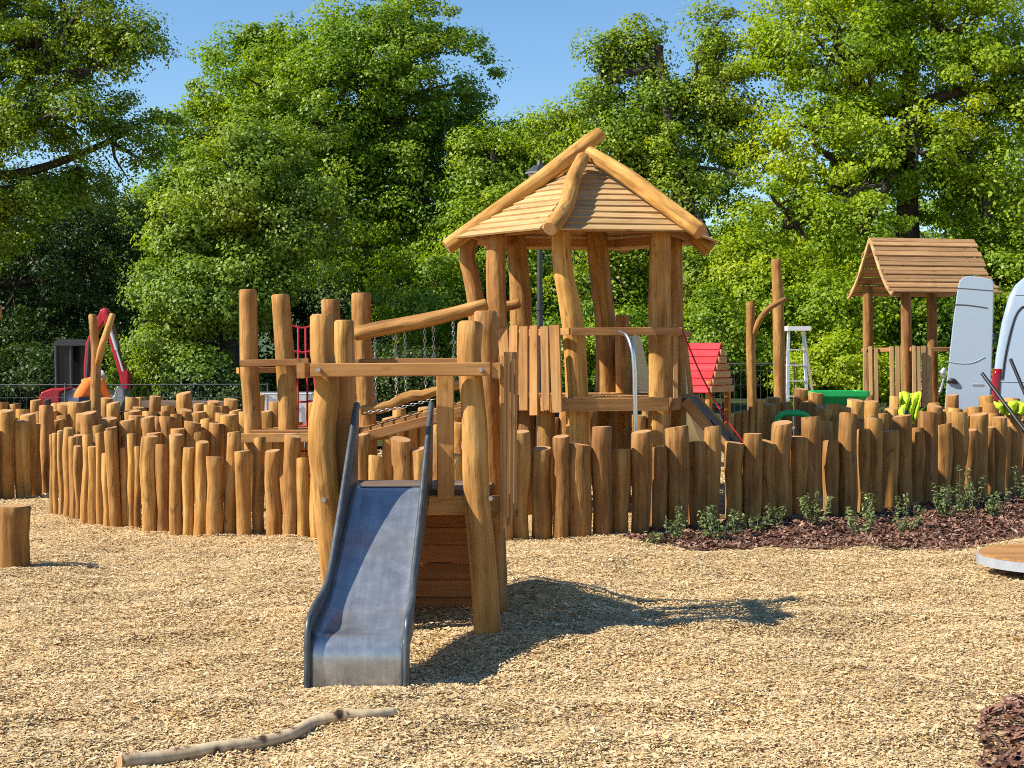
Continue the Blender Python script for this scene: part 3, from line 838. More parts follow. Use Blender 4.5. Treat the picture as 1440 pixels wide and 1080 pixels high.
# roof
AP = V(TC.x + .02, TC.y, 3.63)
ZE = 2.80
for i in range(6):
    a = hexv(i, 1.45, ZE); b = hexv(i + 1, 1.45, ZE)
    nrm = (b - a).cross(AP - a).normalized()
    if nrm.z < 0: nrm = -nrm
    mb = MB(); NR = 12
    rnd = random.Random(400 + i)
    for k in range(NR):
        t0 = k / NR; t1 = (k + 1.18) / NR
        j0 = rnd.uniform(-.008, .008)
        q = []
        for t, lift in ((t0, .026), (min(.985, t1), .005)):
            pa = a.lerp(AP, t); pb = b.lerp(AP, t)
            q.append((pa + nrm * (lift + j0 * .5), pb + nrm * (lift - j0 * .5)))
        o = [q[0][0], q[0][1], q[1][1], q[1][0]]
        th = nrm * .02
        off = V(rnd.uniform(0, 40), rnd.uniform(0, 40), rnd.uniform(0, 40))
        ed = (b - a).normalized(); up = (AP - a.lerp(b, .5)).normalized()
        vs = [p - th for p in o] + list(o)
        gc = [off + V((p - a).dot(up), (p - a).dot(nrm), (p - a).dot(ed)) for p in vs]
        mb.add(vs, [(3, 2, 1, 0), (4, 5, 6, 7), (0, 1, 5, 4), (1, 2, 6, 5), (2, 3, 7, 6), (3, 0, 4, 7)], gc)
    mb.build('roof_panel', M['roof'], tw)
RA = [([(628, 348, 14.7), (700, 296, 14.8), (760, 253, 14.9), (810, 214, 14.97), (846, 187, 15.03)], .082, 51),
      ([(773, 322, 13.5), (790, 300, 13.75), (800, 278, 14.0), (806, 252, 14.35), (820, 222, 14.75)], .078, 52),
      ([(986, 326, 13.75), (930, 284, 14.1), (880, 247, 14.45), (828, 215, 14.85)], .083, 53),
      ([(998, 352, 15.3), (930, 290, 15.2), (830, 220, 15.1)], .085, 54)]
for seq, r, sd in RA:
    P_ = [at(x, y, Y) for x, y, Y in seq]
    post(tw, P_, [r] + [r * 1.0] * (len(P_) - 2) + [r * .9], sd, 'rafter', WL, .04)
for k in (1, 2):
    post(tw, [hexv(k, 1.62, ZE + .05), hexv(k, .1, 3.70)], [.08, .075], 55 + k, 'rafter', WL, .04)
# eave plates between posts (a ring under the roof)
mb = MB()
for i in range(6):
    a = hexv(i, 1.14, 2.86); b = hexv(i + 1, 1.14, 2.86)
    board(mb, a, b, .09, .05, (0, 0, 1), 360 + i)
mb.build('eave_ring', M['board'], tw)
# fire pole
mb = MB(); pb = at(896, 600, 13.55); tube(mb, [at(872, 467, 13.83), at(881, 471, 13.68), at(887, 484, 13.58), at(891, 505, 13.55), at(893, 560, 13.55), V(pb.x, 13.55, -.05)], .023, 12, 50)
mb.build('fire_pole', M['steel'], tw)
# climbing ramp
rd = V(.94, -.34, 0); rs_ = V(.34, .94, 0)
top = V(1.83, 14.62, 1.17); bot = V(1.83 + .94 * 1.12, 14.62 - .34 * 1.12, -.05)
mb = MB()
for k in range(3):
    o = rs_ * ((k - 1) * .155)
    board(mb, top + o, bot + o, .15, .03, rs_, 370 + k)
ramp_ = mb.build('climbing_ramp', M['grey_deck'], tw)
mb = MB()
for sg in (-1, 1):
    o = rs_ * (sg * .25) - V(0, 0, .03)
    board(mb, top + o, bot + o, .11, .03, (0, 0, 1), 374 + sg)
mb.build('side_board', M['board'], ramp_)
nr = (bot - top).cross(rs_).normalized()
if nr.z < 0: nr = -nr
for k, (t, s) in enumerate(((.22, -.1), (.36, .08), (.5, -.06), (.64, .1), (.8, -.08))):
    c = top.lerp(bot, t) + rs_ * s + nr * .018
    mb = MB(); dd = (bot - top).normalized()
    tube(mb, [c - nr * .004, c + nr * .012], .034, 10); mb.build('foot_hold', M['dark'], ramp_)
mb = MB(); tube(mb, [at(957, 458, 14.3), at(985, 525, 14.25), at(1015, 580, 14.15), at(1046, 622, 14.05), V(2.75, 14.0, .12)], .008, 8, 30); mb.build('climbing_rope', M['rope'], tw)
mb = MB(); board(mb, at(950, 560, 13.98), at(950, 455, 13.98), .05, .03, (1, 0, 0), 377); mb.build('edge_slat', M['board'], tw)
mb = MB(); board(mb, at(972, 555, 14.75), at(962, 470, 14.75), .05, .03, (1, 0, 0), 378); mb.build('edge_slat', M['board'], tw)
# steel slide at the rear
sd_ = V(.34, .94, 0); sn = V(-.94, .34, 0)
s0 = V(TC.x + .80, TC.y + .70, 0)
prof2 = [(0, 1.2), (.25, 1.18), (1.6, .35), (1.9, .25), (2.1, .25)]
mb = MB()
for sg in (-1, 1):
    o = []
    for d_, z in prof2: o.append(s0 + sd_ * d_ + sn * (.25 * sg) + V(0, 0, z))
    for d_, z in ((2.1, .42), (1.9, .43), (1.5, .62), (.9, 1.1), (.55, 1.62), (.35, 1.80), (.12, 1.84), (0, 1.80)): o.append(s0 + sd_ * d_ + sn * (.25 * sg) + V(0, 0, z))
    prism(mb, o, sn * .012)
for (a, b) in zip(prof2[:-1], prof2[1:]):
    p = s0 + sd_ * a[0] + V(0, 0, a[1] + .02); q = s0 + sd_ * b[0] + V(0, 0, b[1] + .02)
    board(mb, p, q, .48, .012, sn, 1, .002)
mb.build('steel_slide', M['steel'], tw)

# ------------------------------------------------------------------ left climbing platform
cp = empty('climbing_platform', at(430, 610, 15).xy.to_3d(), 'low wooden climbing platform with tall log posts and red net left of the bridge', 'climbing frame')
def cpost(seq, Y, R, seed):
    P_ = [at(px, py, Y) for px, py in seq]; b = P_[0].copy(); b.z = -.1
    if not isinstance(R, (list, tuple)): R = [R] * len(seq)
    return post(cp, [b] + P_, [R[0]] + list(R), seed)
cpost([(356, 612), (354, 560), (351, 520), (350, 450), (349, 407)], 14.4, [.092, .092, .094, .096, .092], 61)
cpost([(406, 612), (404, 560), (401, 515), (397, 460), (394, 414)], 14.4, [.1, .098, .1, .096, .092], 62)
cpost([(472, 612), (468, 520), (465, 421)], 15.8, [.1, .1, .105], 63)
cpost([(517, 612), (513, 520), (509, 470), (508, 412)], 15.0, [.1, .1, .1, .1], 64)
mb = MB(); board(mb, at(338, 511, 14.25), at(434, 509, 14.2), .07, .06, (0, 0, 1), 401); mb.build('rail', M['board'], cp)
mb = MB(); board(mb, at(334, 521, 14.6), at(480, 519, 15.6), .06, .05, (0, 0, 1), 402); mb.build('rail', M['board'], cp)
mb = MB(); board(mb, at(338, 616, 14.25), at(448, 615, 14.15), .09, .06, (0, 0, 1), 403); mb.build('edge_beam', M['board'], cp)
mb = MB(); board(mb, at(338, 616, 14.25), at(480, 612, 15.9), .09, .05, (0, 0, 1), 404); mb.build('edge_beam', M['board'], cp)
mb = MB(); board(mb, at(448, 617, 14.2), at(545, 612, 15.2), .09, .05, (0, 0, 1), 405); mb.build('edge_beam', M['board'], cp)
mb = MB()
zd = at(400, 612, 14.3).z + .04
for k in range(11):
    y = 14.3 + k * .14
    board(mb, V(-2.62 + .05 * k, y, zd), V(-1.60 + .02 * k, y, zd), .13, .03, (0, 1, 0), 410 + k)
mb.build('deck', M['board'], cp)
# red rope net
mb = MB()
net = {}
for i in range(4):
    for j in range(8):
        u = i / 3; w = j / 7
        px = 410 + (442 - 410) * u - 2 + 12 * w * (u - .2); py = 457 + (700 - 457) * w + 4 * math.sin(3 * u)
        net[i, j] = at(px + random.uniform(-1, 1), py, 15.4 - .9 * w)
for i in range(4):
    tube(mb, [net[i, j] for j in range(8)], .012, 6, 21)
for j in range(8):
    tube(mb, [net[i, j] for i in range(4)], .012, 6, 9)
mb.build('rope_net', M['rope'], cp)

# ------------------------------------------------------------------ chain bridge
br = empty('chain_bridge', at(600, 600, 14.8).xy.to_3d(), 'sloping wooden bridge with log handrails on hanging chains', 'bridge')
hr = colpts([(499, 470), (530, 463), (580, 454), (630, 443), (685, 428)], 14.55, 14.3)
post(br, hr, [.075, .078, .075, .07, .062], 71, 'handrail')
hr2 = colpts([(690, 433), (712, 431), (731, 426)], 14.75, 14.8)
post(br, hr2, [.05, .05, .055], 72, 'handrail')
wl = colpts([(508, 578), (535, 574), (556, 568), (572, 557), (590, 557), (606, 552), (650, 540)], 14.6, 14.6)
post(br, wl, [.05, .06, .05, .06, .055, .05, .045], 73, 'swing_log', WL, .07)
def beamY(a, b, s):
    mb = MB(); board(mb, a, b, .10, .06, (0, 0, 1), s); mb.build('bridge_beam', M['board'], br)
bA, bB = at(505, 616, 14.5), at(700, 566, 14.5)
beamY(bA, bB, 430)
bC, bD = at(520, 606, 15.25), at(705, 560, 15.25)
beamY(bC, bD, 431)
mb = MB()
for k in range(12):
    t = (k + .5) / 12
    a = bA.lerp(bB, t) + V(0, 0, .065); b = bC.lerp(bD, t) + V(0, 0, .065)
    board(mb, a, b, .1, .03, (1, 0, .3), 440 + k)
mb.build('bridge_deck', M['board'], br)
def chain(p, q):
    mb = MB(); L = (q - p).length; n = max(3, int(L / .042)); d = (q - p) / n
    dn = d.normalized(); a = dn.cross(V(0, 1, 0)).normalized(); b = dn.cross(a)
    for k in range(n):
        c = p + d * (k + .5); s = a if k % 2 else b
        ring = [c + dn * (.026 * math.cos(t)) + s * (.013 * math.sin(t)) for t in [i * 6.2832 / 8 for i in range(9)]]
        sweep(mb, ring, [.0048] * 9, 4, 8, 0, 1)
    mb.build('chain', M['galv'], br)
def hry(px):
    return float(np.interp(px, [499, 530, 580, 630, 685], [478, 471, 462, 450, 434]))
for px in (527, 556, 569, 597, 609, 637):
    y1 = float(np.interp(px, [508, 556, 572, 606, 650], [578, 568, 557, 552, 540]))
    chain(at(px, hry(px), 14.5), at(px + 2, y1, 14.6))
chain(at(512, 581, 14.5), at(560, 574, 14.5)); chain(at(560, 574, 14.5), at(612, 561, 14.5))

# ------------------------------------------------------------------ stump, birch branch, disc
mb = MB(); p = G(20, 800); p.z = hz(p.x, p.y)
log(mb, [V(p.x, p.y, -.1), V(p.x - .005, p.y, .25), V(p.x - .002, p.y, at(20, 711, p.y).z)], [.118, .113, .122], 81, .04, 16, .012)
o = mb.build('log_stump', WO, origin=(p.x, p.y, 0)); tag(o, 'short upright log stump standing alone on wood chips at left', 'stump')
p = at(-4, 800, 17.5)
mb = MB(); log(mb, [V(p.x - .38, p.y, -.1), V(p.x - .2, p.y, 1.2), at(-5, 429, 17.5)], [.09, .085, .075], 82)
o = mb.build('log_post', WL, origin=(p.x, p.y, 0)); tag(o, 'tall log post barely entering at the left edge', 'wooden post')

bp_ = [(168, 1070), (230, 1059), (300, 1049), (360, 1040), (410, 1030), (440, 1019), (480, 1015), (520, 1013), (556, 1008)]
P_ = []
for i, (x, y) in enumerate(bp_):
    g_ = G(x, y + 8); g_.z = hz(g_.x, g_.y) + .03 - .0008 * i; P_.append(g_)
mb = MB(); log(mb, P_, [.032, .031, .029, .028, .027, .026, .024, .022, .020], 83, .06, 12, .004, 44)
o = mb.build('birch_branch', [M['birch'], M['end']], origin=P_[4]); tag(o, 'crooked birch branch lying on wood chips in the foreground', 'branch')

dc = at(1480, 780, 10.2)
ds = empty('balance_disc', (dc.x, dc.y, 0), 'low round wooden disc with grey metal rim at the right edge', 'balance disc')
def circ(R, z, n=64): return [V(dc.x + R * math.cos(i * 6.2832 / n), dc.y + R * math.sin(i * 6.2832 / n), z) for i in range(n)]
mb = MB(); a = circ(.52, dc.z - .07); prism(mb, a, V(0, 0, .066)); mb.build('rim', M['discrim'], ds)
mb = MB()
for k in range(9):
    y = -.48 + k * .12
    ya, yb = max(-.503, y - .0585), min(.503, y + .0585)
    if yb - ya < .01: continue
    yy = [ya + (yb - ya) * i / 6 for i in range(7)]
    o = [V(dc.x + math.sqrt(.505 ** 2 - q * q), dc.y + q, dc.z - .003) for q in yy] + [V(dc.x - math.sqrt(.505 ** 2 - q * q), dc.y + q, dc.z - .003) for q in yy[::-1]]
    vs = o + [p + V(0, 0, .014) for p in o]; n_ = len(o)
    mb.add(vs, [tuple(range(n_ - 1, -1, -1)), tuple(range(n_, 2 * n_))] + [(i, (i + 1) % n_, n_ + (i + 1) % n_, n_ + i) for i in range(n_)], [(p.y + k * 3, p.z, p.x + k) for p in vs])
mb.build('wooden_top', M['board'], ds)
mb = MB(); tube(mb, [V(dc.x, dc.y, -.1), V(dc.x, dc.y, dc.z - .068)], .16, 16); mb.build('pivot', M['dark'], ds)

# ------------------------------------------------------------------ forked posts
mb = MB()
log(mb, [at(134, 640, 19.6), at(134, 560, 19.6), at(135, 500, 19.6), at(130, 442, 19.6)], [.07, .07, .065, .055], 84)
p = at(134, 640, 19.6)
o = mb.build('forked_post', WL, origin=(p.x, p.y, 0)); tag(o, 'y shaped forked log post in front of the red excavator', 'wooden post')
mb = MB(); log(mb, [at(138, 512, 19.55), at(142, 492, 19.5), at(151, 465, 19.5), at(159, 441, 19.5)], [.045, .05, .048, .04], 85)
mb.build('fork_branch', WL, o)
mb = MB(); p = at(1057, 700, 18.5)
log(mb, [V(p.x, p.y, -.1), at(1057, 560, 18.5), at(1056, 480, 18.5), at(1055, 424, 18.5)], [.065, .06, .06, .055], 86)
o = mb.build('forked_post', WO, origin=(p.x, p.y, 0)); tag(o, 'log post with a curved side branch, left of the bare tall post', 'wooden post')
mb = MB(); log(mb, [at(1061, 470, 18.45), at(1067, 452, 18.4), at(1082, 433, 18.4), at(1106, 420, 18.4)], [.03, .038, .036, .032], 87)
mb.build('fork_branch', WO, o)
mb = MB(); p = at(1098, 700, 19.0)
log(mb, [V(p.x, p.y, -.1), at(1097, 560, 19.0), at(1095, 450, 19.0), at(1091, 364, 19.0)], [.085, .08, .075, .065], 88)
o = mb.build('log_post', WO, origin=(p.x, p.y, 0)); tag(o, 'tall bare log post in front of the aluminium stepladder', 'wooden post')

# ------------------------------------------------------------------ balance beam
bb = empty('balance_beam', at(262, 640, 20.5).xy.to_3d(), 'long horizontal plank beam on log supports behind the left posts', 'balance beam')
mb = MB(); board(mb, at(206, 568, 20.5), at(324, 569, 20.2), .1, .3, (0, 0, 1), 520); mb.build('beam', M['grey_deck'], bb)
for i, px in enumerate((198, 322)):
    p = at(px, 570, 20.5)
    post(bb, [V(p.x, p.y, -.1), V(p.x, p.y, p.z + (.12 if i == 0 else .0))], [.085, .08], 530 + i)

# ------------------------------------------------------------------ excavator
EY = 27.0
ex = empty('mini_excavator', at(110, 600, EY).xy.to_3d(), 'red and grey mini excavator with raised arm behind the left palisade', 'excavator')
def E(px, py, dy=0): return at(px, py, EY + dy)
def eprism(name, seq, y0, y1, mat, parent=ex):
    mb = MB(); prism(mb, [E(px, py, y0) for px, py in seq], V(0, y1 - y0, 0)); o = mb.build(name, mat, parent)
    bv = o.modifiers.new('bevel', 'BEVEL'); bv.width = .03; bv.segments = 2
    return o
body = eprism('body', [(84, 592), (84, 552), (102, 546), (124, 548), (160, 566), (160, 592)], -.75, .75, M['machgrey'])
eprism('counterweight', [(54, 590), (53, 560), (58, 551), (72, 546), (101, 545), (84, 553), (83, 590)], -.78, .78, M['red'], body)
eprism('grille', [(62, 580), (62, 562), (70, 560), (71, 582)], -.80, -.76, M['black'], body)
cab = MB()
CX = [(80, 553, -.55), (104, 553, -.55), (80, 553, .5), (118, 553, .5)]
for (px0, py0, px1, py1, dy) in ((80, 555, 79, 484, -.55), (101, 555, 100, 484, -.55), (122, 555, 119, 484, -.3), (84, 555, 83, 484, .5), (122, 555, 119, 484, .5)):
    tube(cab, [E(px0, py0, dy), E(px1, py1, dy)], .035, 6)
prism(cab, [E(76, 486, -.6), E(76, 480, -.6), E(81, 477, -.6), E(120, 477, -.6), E(122, 486, -.6)], V(0, 1.15, 0))
rear_ = MB(); prism(rear_, [E(80, 556) + V(0, .42, 0), E(80, 484) + V(0, .42, 0), E(119, 484) + V(0, .42, 0), E(121, 556) + V(0, .42, 0)], V(0, .04, 0))
cabo = cab.build('cab', M['dark'], ex); rear_.build('window', M['glass'], cabo)
eprism('window', [(81, 552), (80, 487), (100, 487), (101, 552)], -.545, -.535, M['glass'], cabo)
eprism('window', [(102, 552), (101, 487), (118, 487), (121, 552)], -.335, -.325, M['glass'], cabo)
eprism('boom', [(118, 585), (117, 515), (120, 482), (131, 456), (141, 435), (147, 432), (152, 437), (148, 450), (138, 464), (130, 486), (127, 515), (128, 585)], -.9, -.7, M['red'])
eprism('arm', [(142, 441), (147, 432), (153, 438), (159, 468), (167, 498), (174, 519), (181, 523), (181, 549), (171, 549), (167, 528), (160, 505), (152, 475)], -1.1, -.92, M['red'])
mb = MB(); tube(mb, [E(155, 462, -1.18), E(164, 492, -1.18)], .035, 8); tube(mb, [E(164, 492, -1.18), E(173, 522, -1.18)], .02, 8)
mb.build('hydraulic_cylinder', M['alu'], ex)
mb = MB(); tube(mb, [E(122, 540, -.95), E(126, 480, -.95)], .035, 8); mb.build('hydraulic_cylinder', M['dark'], ex)
mb = MB(); tube(mb, [E(150, 440, -1.15), E(160, 455, -1.2), E(166, 480, -1.2), E(171, 515, -1.15)], .014, 6, 16); mb.build('hose', M['black'], ex)
bk = eprism('bucket', [(165, 542), (174, 548), (176, 562), (168, 578), (158, 581), (152, 570), (145, 558), (147, 555), (156, 560), (160, 556), (162, 548)], -1.3, -.75, M['bucket'])
for sg in (-.62, .32):
    mb = MB()
    o = []
    for i in range(24):
        t = i * 6.2832 / 24; cx = .62 if math.cos(t) > 0 else -.62
        o.append(V(at(110, 600, EY).x + cx + .24 * math.cos(t), EY + sg, .25 + .24 * math.sin(t)))
    prism(mb, o, V(0, .3, 0)); mb.build('track', M['rubber'], ex)

# ------------------------------------------------------------------ person bending behind the forked post
def skin_mesh(name, pts, edges, mat, parent=None, sub=2, root=0, origin=None):
    me = bpy.data.meshes.new(name); me.from_pydata([tuple(p[0]) for p in pts], edges, [])
    me.materials.append(mat)
    o = link(name, me, parent, origin)
    sm = o.modifiers.new('skin', 'SKIN')
    ly = me.skin_vertices[0] if me.skin_vertices else None
    if ly is None:
        me.attributes  # noqa
        bpy.context.view_layer.objects.active = o
        bpy.ops.mesh.customdata_skin_add()
        ly = me.skin_vertices[0]
    for i, p in enumerate(pts):
        ly.data[i].radius = (p[1], p[1]); ly.data[i].use_root = (i == root)
    ss = o.modifiers.new('sub', 'SUBSURF'); ss.levels = sub; ss.render_levels = sub
    sm.use_smooth_shade = True
    return o
PB = at(114, 640, 23.5); PB.z = 0
def pp(x, y, z): return PB + V(.5 * x + .86 * y, .86 * x - .5 * y, z)
body_pts = [(pp(0, 0, .88), .09), (pp(.10, 0, 1.02), .10), (pp(.22, 0, 1.12), .11), (pp(.32, 0, 1.2), .10), (pp(.40, 0, 1.22), .055), (pp(.47, 0, 1.23), .085), (pp(.53, 0, 1.24), .075),
            (pp(-.02, -.10, .82), .075), (pp(.06, -.12, .46), .065), (pp(0, -.12, .1), .045), (pp(.13, -.12, .04), .04),
            (pp(-.02, .10, .82), .075), (pp(.02, .13, .46), .065), (pp(-.06, .13, .1), .045), (pp(.07, .13, .04), .04),
            (pp(.27, -.17, 1.15), .06), (pp(.33, -.22, .93), .045), (pp(.42, -.18, .74), .035), (pp(.45, -.17, .67), .03),
            (pp(.27, .17, 1.15), .06), (pp(.36, .22, .95), .045), (pp(.46, .18, .76), .035), (pp(.49, .17, .69), .03)]
body_edges = [(0, 1), (1, 2), (2, 3), (3, 4), (4, 5), (5, 6), (0, 7), (7, 8), (8, 9), (9, 10), (0, 11), (11, 12), (12, 13), (13, 14), (3, 15), (15, 16), (16, 17), (17, 18), (3, 19), (19, 20), (20, 21), (21, 22)]
pe = skin_mesh('person', body_pts, body_edges, M['skin'], None, 2, 0, PB)
tag(pe, 'person bending over in an orange high visibility jacket beside the excavator', 'person')
for (bx, by, bz) in ((.45, -.17, .67), (.49, .17, .69)):
    fp = []; fe = []
    base = pp(bx, by, bz)
    fp.append((base, .022))
    for k in range(5):
        a = (k - 2) * .018
        i0 = len(fp)
        fp += [(base + V(.01, a, -.04), .009), (base + V(.03, a * 1.2, -.075), .008), (base + V(.055, a * 1.2, -.09 + .01 * abs(k - 2)), .007)]
        fe += [(0, i0), (i0, i0 + 1), (i0 + 1, i0 + 2)]
    skin_mesh('hand', fp, fe, M['skin'], pe, 1)
jp = [(pp(-.06, 0, .78), .155), (pp(.09, 0, 1.0), .15), (pp(.20, 0, 1.10), .145), (pp(.29, 0, 1.16), .11), (pp(.27, -.18, 1.15), .08), (pp(.33, -.22, .93), .062), (pp(.40, -.19, .78), .052), (pp(.27, .18, 1.15), .08), (pp(.36, .22, .95), .062), (pp(.44, .19, .8), .052), (pp(.36, 0, 1.19), .07)]
skin_mesh('jacket', jp, [(0, 1), (1, 2), (2, 3), (3, 4), (4, 5), (5, 6), (3, 7), (7, 8), (8, 9), (3, 10)], M['orange'], pe)
tp_ = [(pp(.0, 0, .84), .145), (pp(-.02, -.10, .80), .11), (pp(.06, -.12, .46), .085), (pp(0, -.12, .12), .07), (pp(-.02, .10, .80), .11), (pp(.02, .13, .46), .085), (pp(-.06, .13, .12), .07)]
skin_mesh('trousers', tp_, [(0, 1), (1, 2), (2, 3), (0, 4), (4, 5), (5, 6)], M['navy'], pe)
hp = [(pp(.44, 0, 1.28), .09), (pp(.50, 0, 1.29), .085)]
skin_mesh('cap', hp, [(0, 1)], M['greycloth'], pe)

# ------------------------------------------------------------------ street lamp
lm = empty('street_lamp', at(762, 600, 22).xy.to_3d(), 'black street lamp with lantern head behind the play tower', 'street lamp')
b = at(759, 600, 22); b.z = 0
t = at(757, 264, 22)
mb = MB(); tube(mb, [b, V(b.x, b.y, .9)], .07, 12); tube(mb, [V(b.x, b.y, .9), V(b.x, b.y, 2.35)], .05, 12); tube(mb, [V(b.x, b.y, 2.3), V(b.x, b.y, 2.4)], .065, 12); tube(mb, [V(b.x, b.y, 2.35), V(b.x, b.y, t.z)], [.045, .035], 12)
mb.build('pole', M['dark'], lm)
def frust(mb, c, r0, r1, z0, z1, n=6, ang=.3):
    a = [V(c.x + r0 * math.cos(ang + i * 6.2832 / n), c.y + r0 * math.sin(ang + i * 6.2832 / n), z0) for i in range(n)]
    b_ = [V(c.x + r1 * math.cos(ang + i * 6.2832 / n), c.y + r1 * math.sin(ang + i * 6.2832 / n), z1) for i in range(n)]
    mb.add(a + b_, [tuple(range(n - 1, -1, -1)), tuple(range(n, 2 * n))] + [(i, (i + 1) % n, n + (i + 1) % n, n + i) for i in range(n)])
mb = MB(); frust(mb, b, .10, .19, t.z, t.z + .20); mb.build('lantern_glass', M['lampglass'], lm)
mb = MB(); frust(mb, b, .25, .23, t.z + .203, t.z + .235); frust(mb, b, .22, .10, t.z + .237, t.z + .34); frust(mb, b, .05, .02, t.z + .342, t.z + .42); mb.build('lantern_cap', M['dark'], lm)

# ------------------------------------------------------------------ white tank
tk = empty('liquid_tank', at(398, 640, 23).xy.to_3d(), 'white caged liquid container behind the climbing platform', 'tank')
c = at(398, 640, 23); c.z = 0
mb = MB(); box(mb, V(c.x, c.y, .56), 1.0, 1.0, .84, .1); mb.build('container', M['white'], tk)
mb = MB()
for i in range(7):
    for sx, sy in ((0, -1), (-1, 0), (1, 0)):
        if sx == 0: p = V(c.x - .5 + i / 6, c.y + .53 * sy, 0)
        else: p = V(c.x + .53 * sx, c.y - .5 + i / 6, 0)
        tube(mb, [p + V(0, 0, .1), p + V(0, 0, 1.0)], .01, 6)
for z in (.2, .45, .7, .99):
    q = [V(c.x - .54, c.y - .54, z), V(c.x + .54, c.y - .54, z), V(c.x + .54, c.y + .54, z), V(c.x - .54, c.y + .54, z)]
    for i in range(4): tube(mb, [q[i], q[(i + 1) % 4]], .011, 6)
mb.build('cage', M['galv'], tk)
mb = MB(); box(mb, V(c.x, c.y, .06), 1.1, 1.1, .12, .0); mb.build('pallet', M['grey_deck'], tk)

# ------------------------------------------------------------------ red playhouse
ph = empty('playhouse', at(1000, 620, 21).xy.to_3d(), 'small playhouse with bright red plank roof right of the tower', 'playhouse')
r1 = at(1014, 482, 20.6); r0 = r1 - V(.87, -.5, 0) * .82
gd = (r1 - r0).normalized(); gs = V(gd.y, -gd.x, 0)
if gs.y > 0: gs = -gs
for sgn in (1, -1):
    mb = MB()
    for k in range(7):
        a = (k + .5) / 7
        off = gs * sgn * (.48 * a * 1.0) - V(0, 0, .72 * a)
        board(mb, r0 - gd * .05 + off, r1 + gd * .0 + off, .113, .022, gs * sgn * .48 - V(0, 0, .72), 540 + k)
    mb.build('roof_slope', M['redroof'], ph)
mb = MB()
for k in range(6):
    z = r1.z - .14 - k * .105; hw = (.14 + k * .105) * .5 / .72
    board(mb, V(r1.x, r1.y, z) + gd * .02 - gs * (hw - .02) , V(r1.x, r1.y, z) + gd * .02 + gs * (hw - .02), .09, .025, (0, 0, 1), 550 + k)
mb.build('gable', M['roof'], ph)
for u in (.05, .95):
    for s in (-1, 1):
        p = r0.lerp(r1, u) + gs * s * .36
        post(ph, [V(p.x, p.y, -.05), V(p.x, p.y, r0.z - .55)], [.05, .05], 560 + int(u * 10) + s)
mb = MB()
for k in range(9):
    z = .1 + k * .105
    board(mb, V(r0.x, r0.y, z) + gs * .36, V(r1.x, r1.y, z) + gs * .36, .1, .025, (0, 0, 1), 570 + k)
mb.build('wall', M['board'], ph)

# ------------------------------------------------------------------ step ladder
ld = empty('step_ladder', at(1118, 600, 23).xy.to_3d(), 'open aluminium stepladder with top tray behind the tall bare post', 'ladder')
LY = 23.0
mb = MB()
def lad(xa, xb): return [(at(xa, 470, LY)), V(at(xb, 600, LY).x, LY, 0)]
tl, tr_ = at(1109, 466, LY), at(1130, 466, LY)
bl = V(at(1100, 500, LY).x, LY - .35, 0); brr = V(at(1133, 500, LY).x, LY - .35, 0)
board(mb, bl, tl, .05, .025, (1, 0, 0), 1); board(mb, brr, tr_, .05, .025, (1, 0, 0), 2)
mb.build('front_frame', M['alu'], ld)
mb = MB()
for k in range(7):
    t_ = (k + .8) / 8
    board(mb, bl.lerp(tl, t_), brr.lerp(tr_, t_), .07, .022, (0, 1, 0), 3)
mb.build('step', M['alu'], ld)
mb = MB(); b2 = V(at(1118, 500, LY).x, LY + .55, 0); b3 = V(at(1166, 500, LY).x, LY + .55, 0)
board(mb, b2, tl, .04, .02, (1, 0, 0), 4); board(mb, b3, tr_, .04, .02, (1, 0, 0), 5); mb.build('rear_frame', M['alu'], ld)
mb = MB(); box(mb, at(1121, 462, LY), .42, .3, .07); mb.build('top_tray', M['white'], ld)

# ------------------------------------------------------------------ hut with saddle roof
ht = empty('play_hut', at(1290, 600, 20.3).xy.to_3d(), 'wooden play hut on log posts with curved plank saddle roof behind the van door', 'play hut')
ra = at(1225, 334, 20.4); rdv = V(.965, .20, 0).normalized(); rsv = V(.20, -.965, 0).normalized()
RL = 1.60
prf = [(0, 0), (.14, -.19), (.28, -.40), (.42, -.58), (.56, -.72), (.70, -.82)]
for sgn in (1, -1):
    mb = MB()
    pc2, _ = catmull([V(a, 0, b) for a, b in prf], [1] * 6, 14)
    for k in range(14):
        a, b = pc2[k], pc2[k + 1]
        for_ = [ra + rsv * sgn * q.x + V(0, 0, q.z) for q in (a, b)]
        mid = (for_[0] + for_[1]) / 2 + V(0, 0, .010 * (k % 2))
        wv = (for_[1] - for_[0])
        e0 = random.uniform(-.03, .03)
        board(mb, mid - rdv * (.02 + e0), mid + rdv * (RL + random.uniform(-.03, .03) + .05 * k / 14), wv.length * random.uniform(.99, 1.08), .02, wv + rsv * sgn * .006 + V(0, 0, .012), 600 + k + (20 if sgn > 0 else 0))
    mb.build('roof_slope', M['hutroof'], ht)
for sgn in (1, -1):
    mb = MB()
    pc2, _ = catmull([V(a, 0, b) for a, b in prf], [1] * 6, 9)
    P_ = [ra - rdv * .02 + rsv * sgn * q.x + V(0, 0, q.z - .025) for q in pc2]
    for i in range(9): board(mb, P_[i], P_[i + 1], .03, .05, rdv, 630 + i)
    mb.build('barge_board', M['roof'], ht)
HP = [(1220, 405, 20.9), (1274, 412, 19.95), (1310, 412, 21.0), (1376, 412, 20.2)]
for i, (px, py, Y) in enumerate(HP):
    p = at(px, py, Y)
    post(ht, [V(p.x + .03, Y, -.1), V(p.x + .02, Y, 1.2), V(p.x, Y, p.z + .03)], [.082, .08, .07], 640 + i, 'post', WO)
p0 = at(1222, 560, 20.9)
zf = .75
mb = MB()
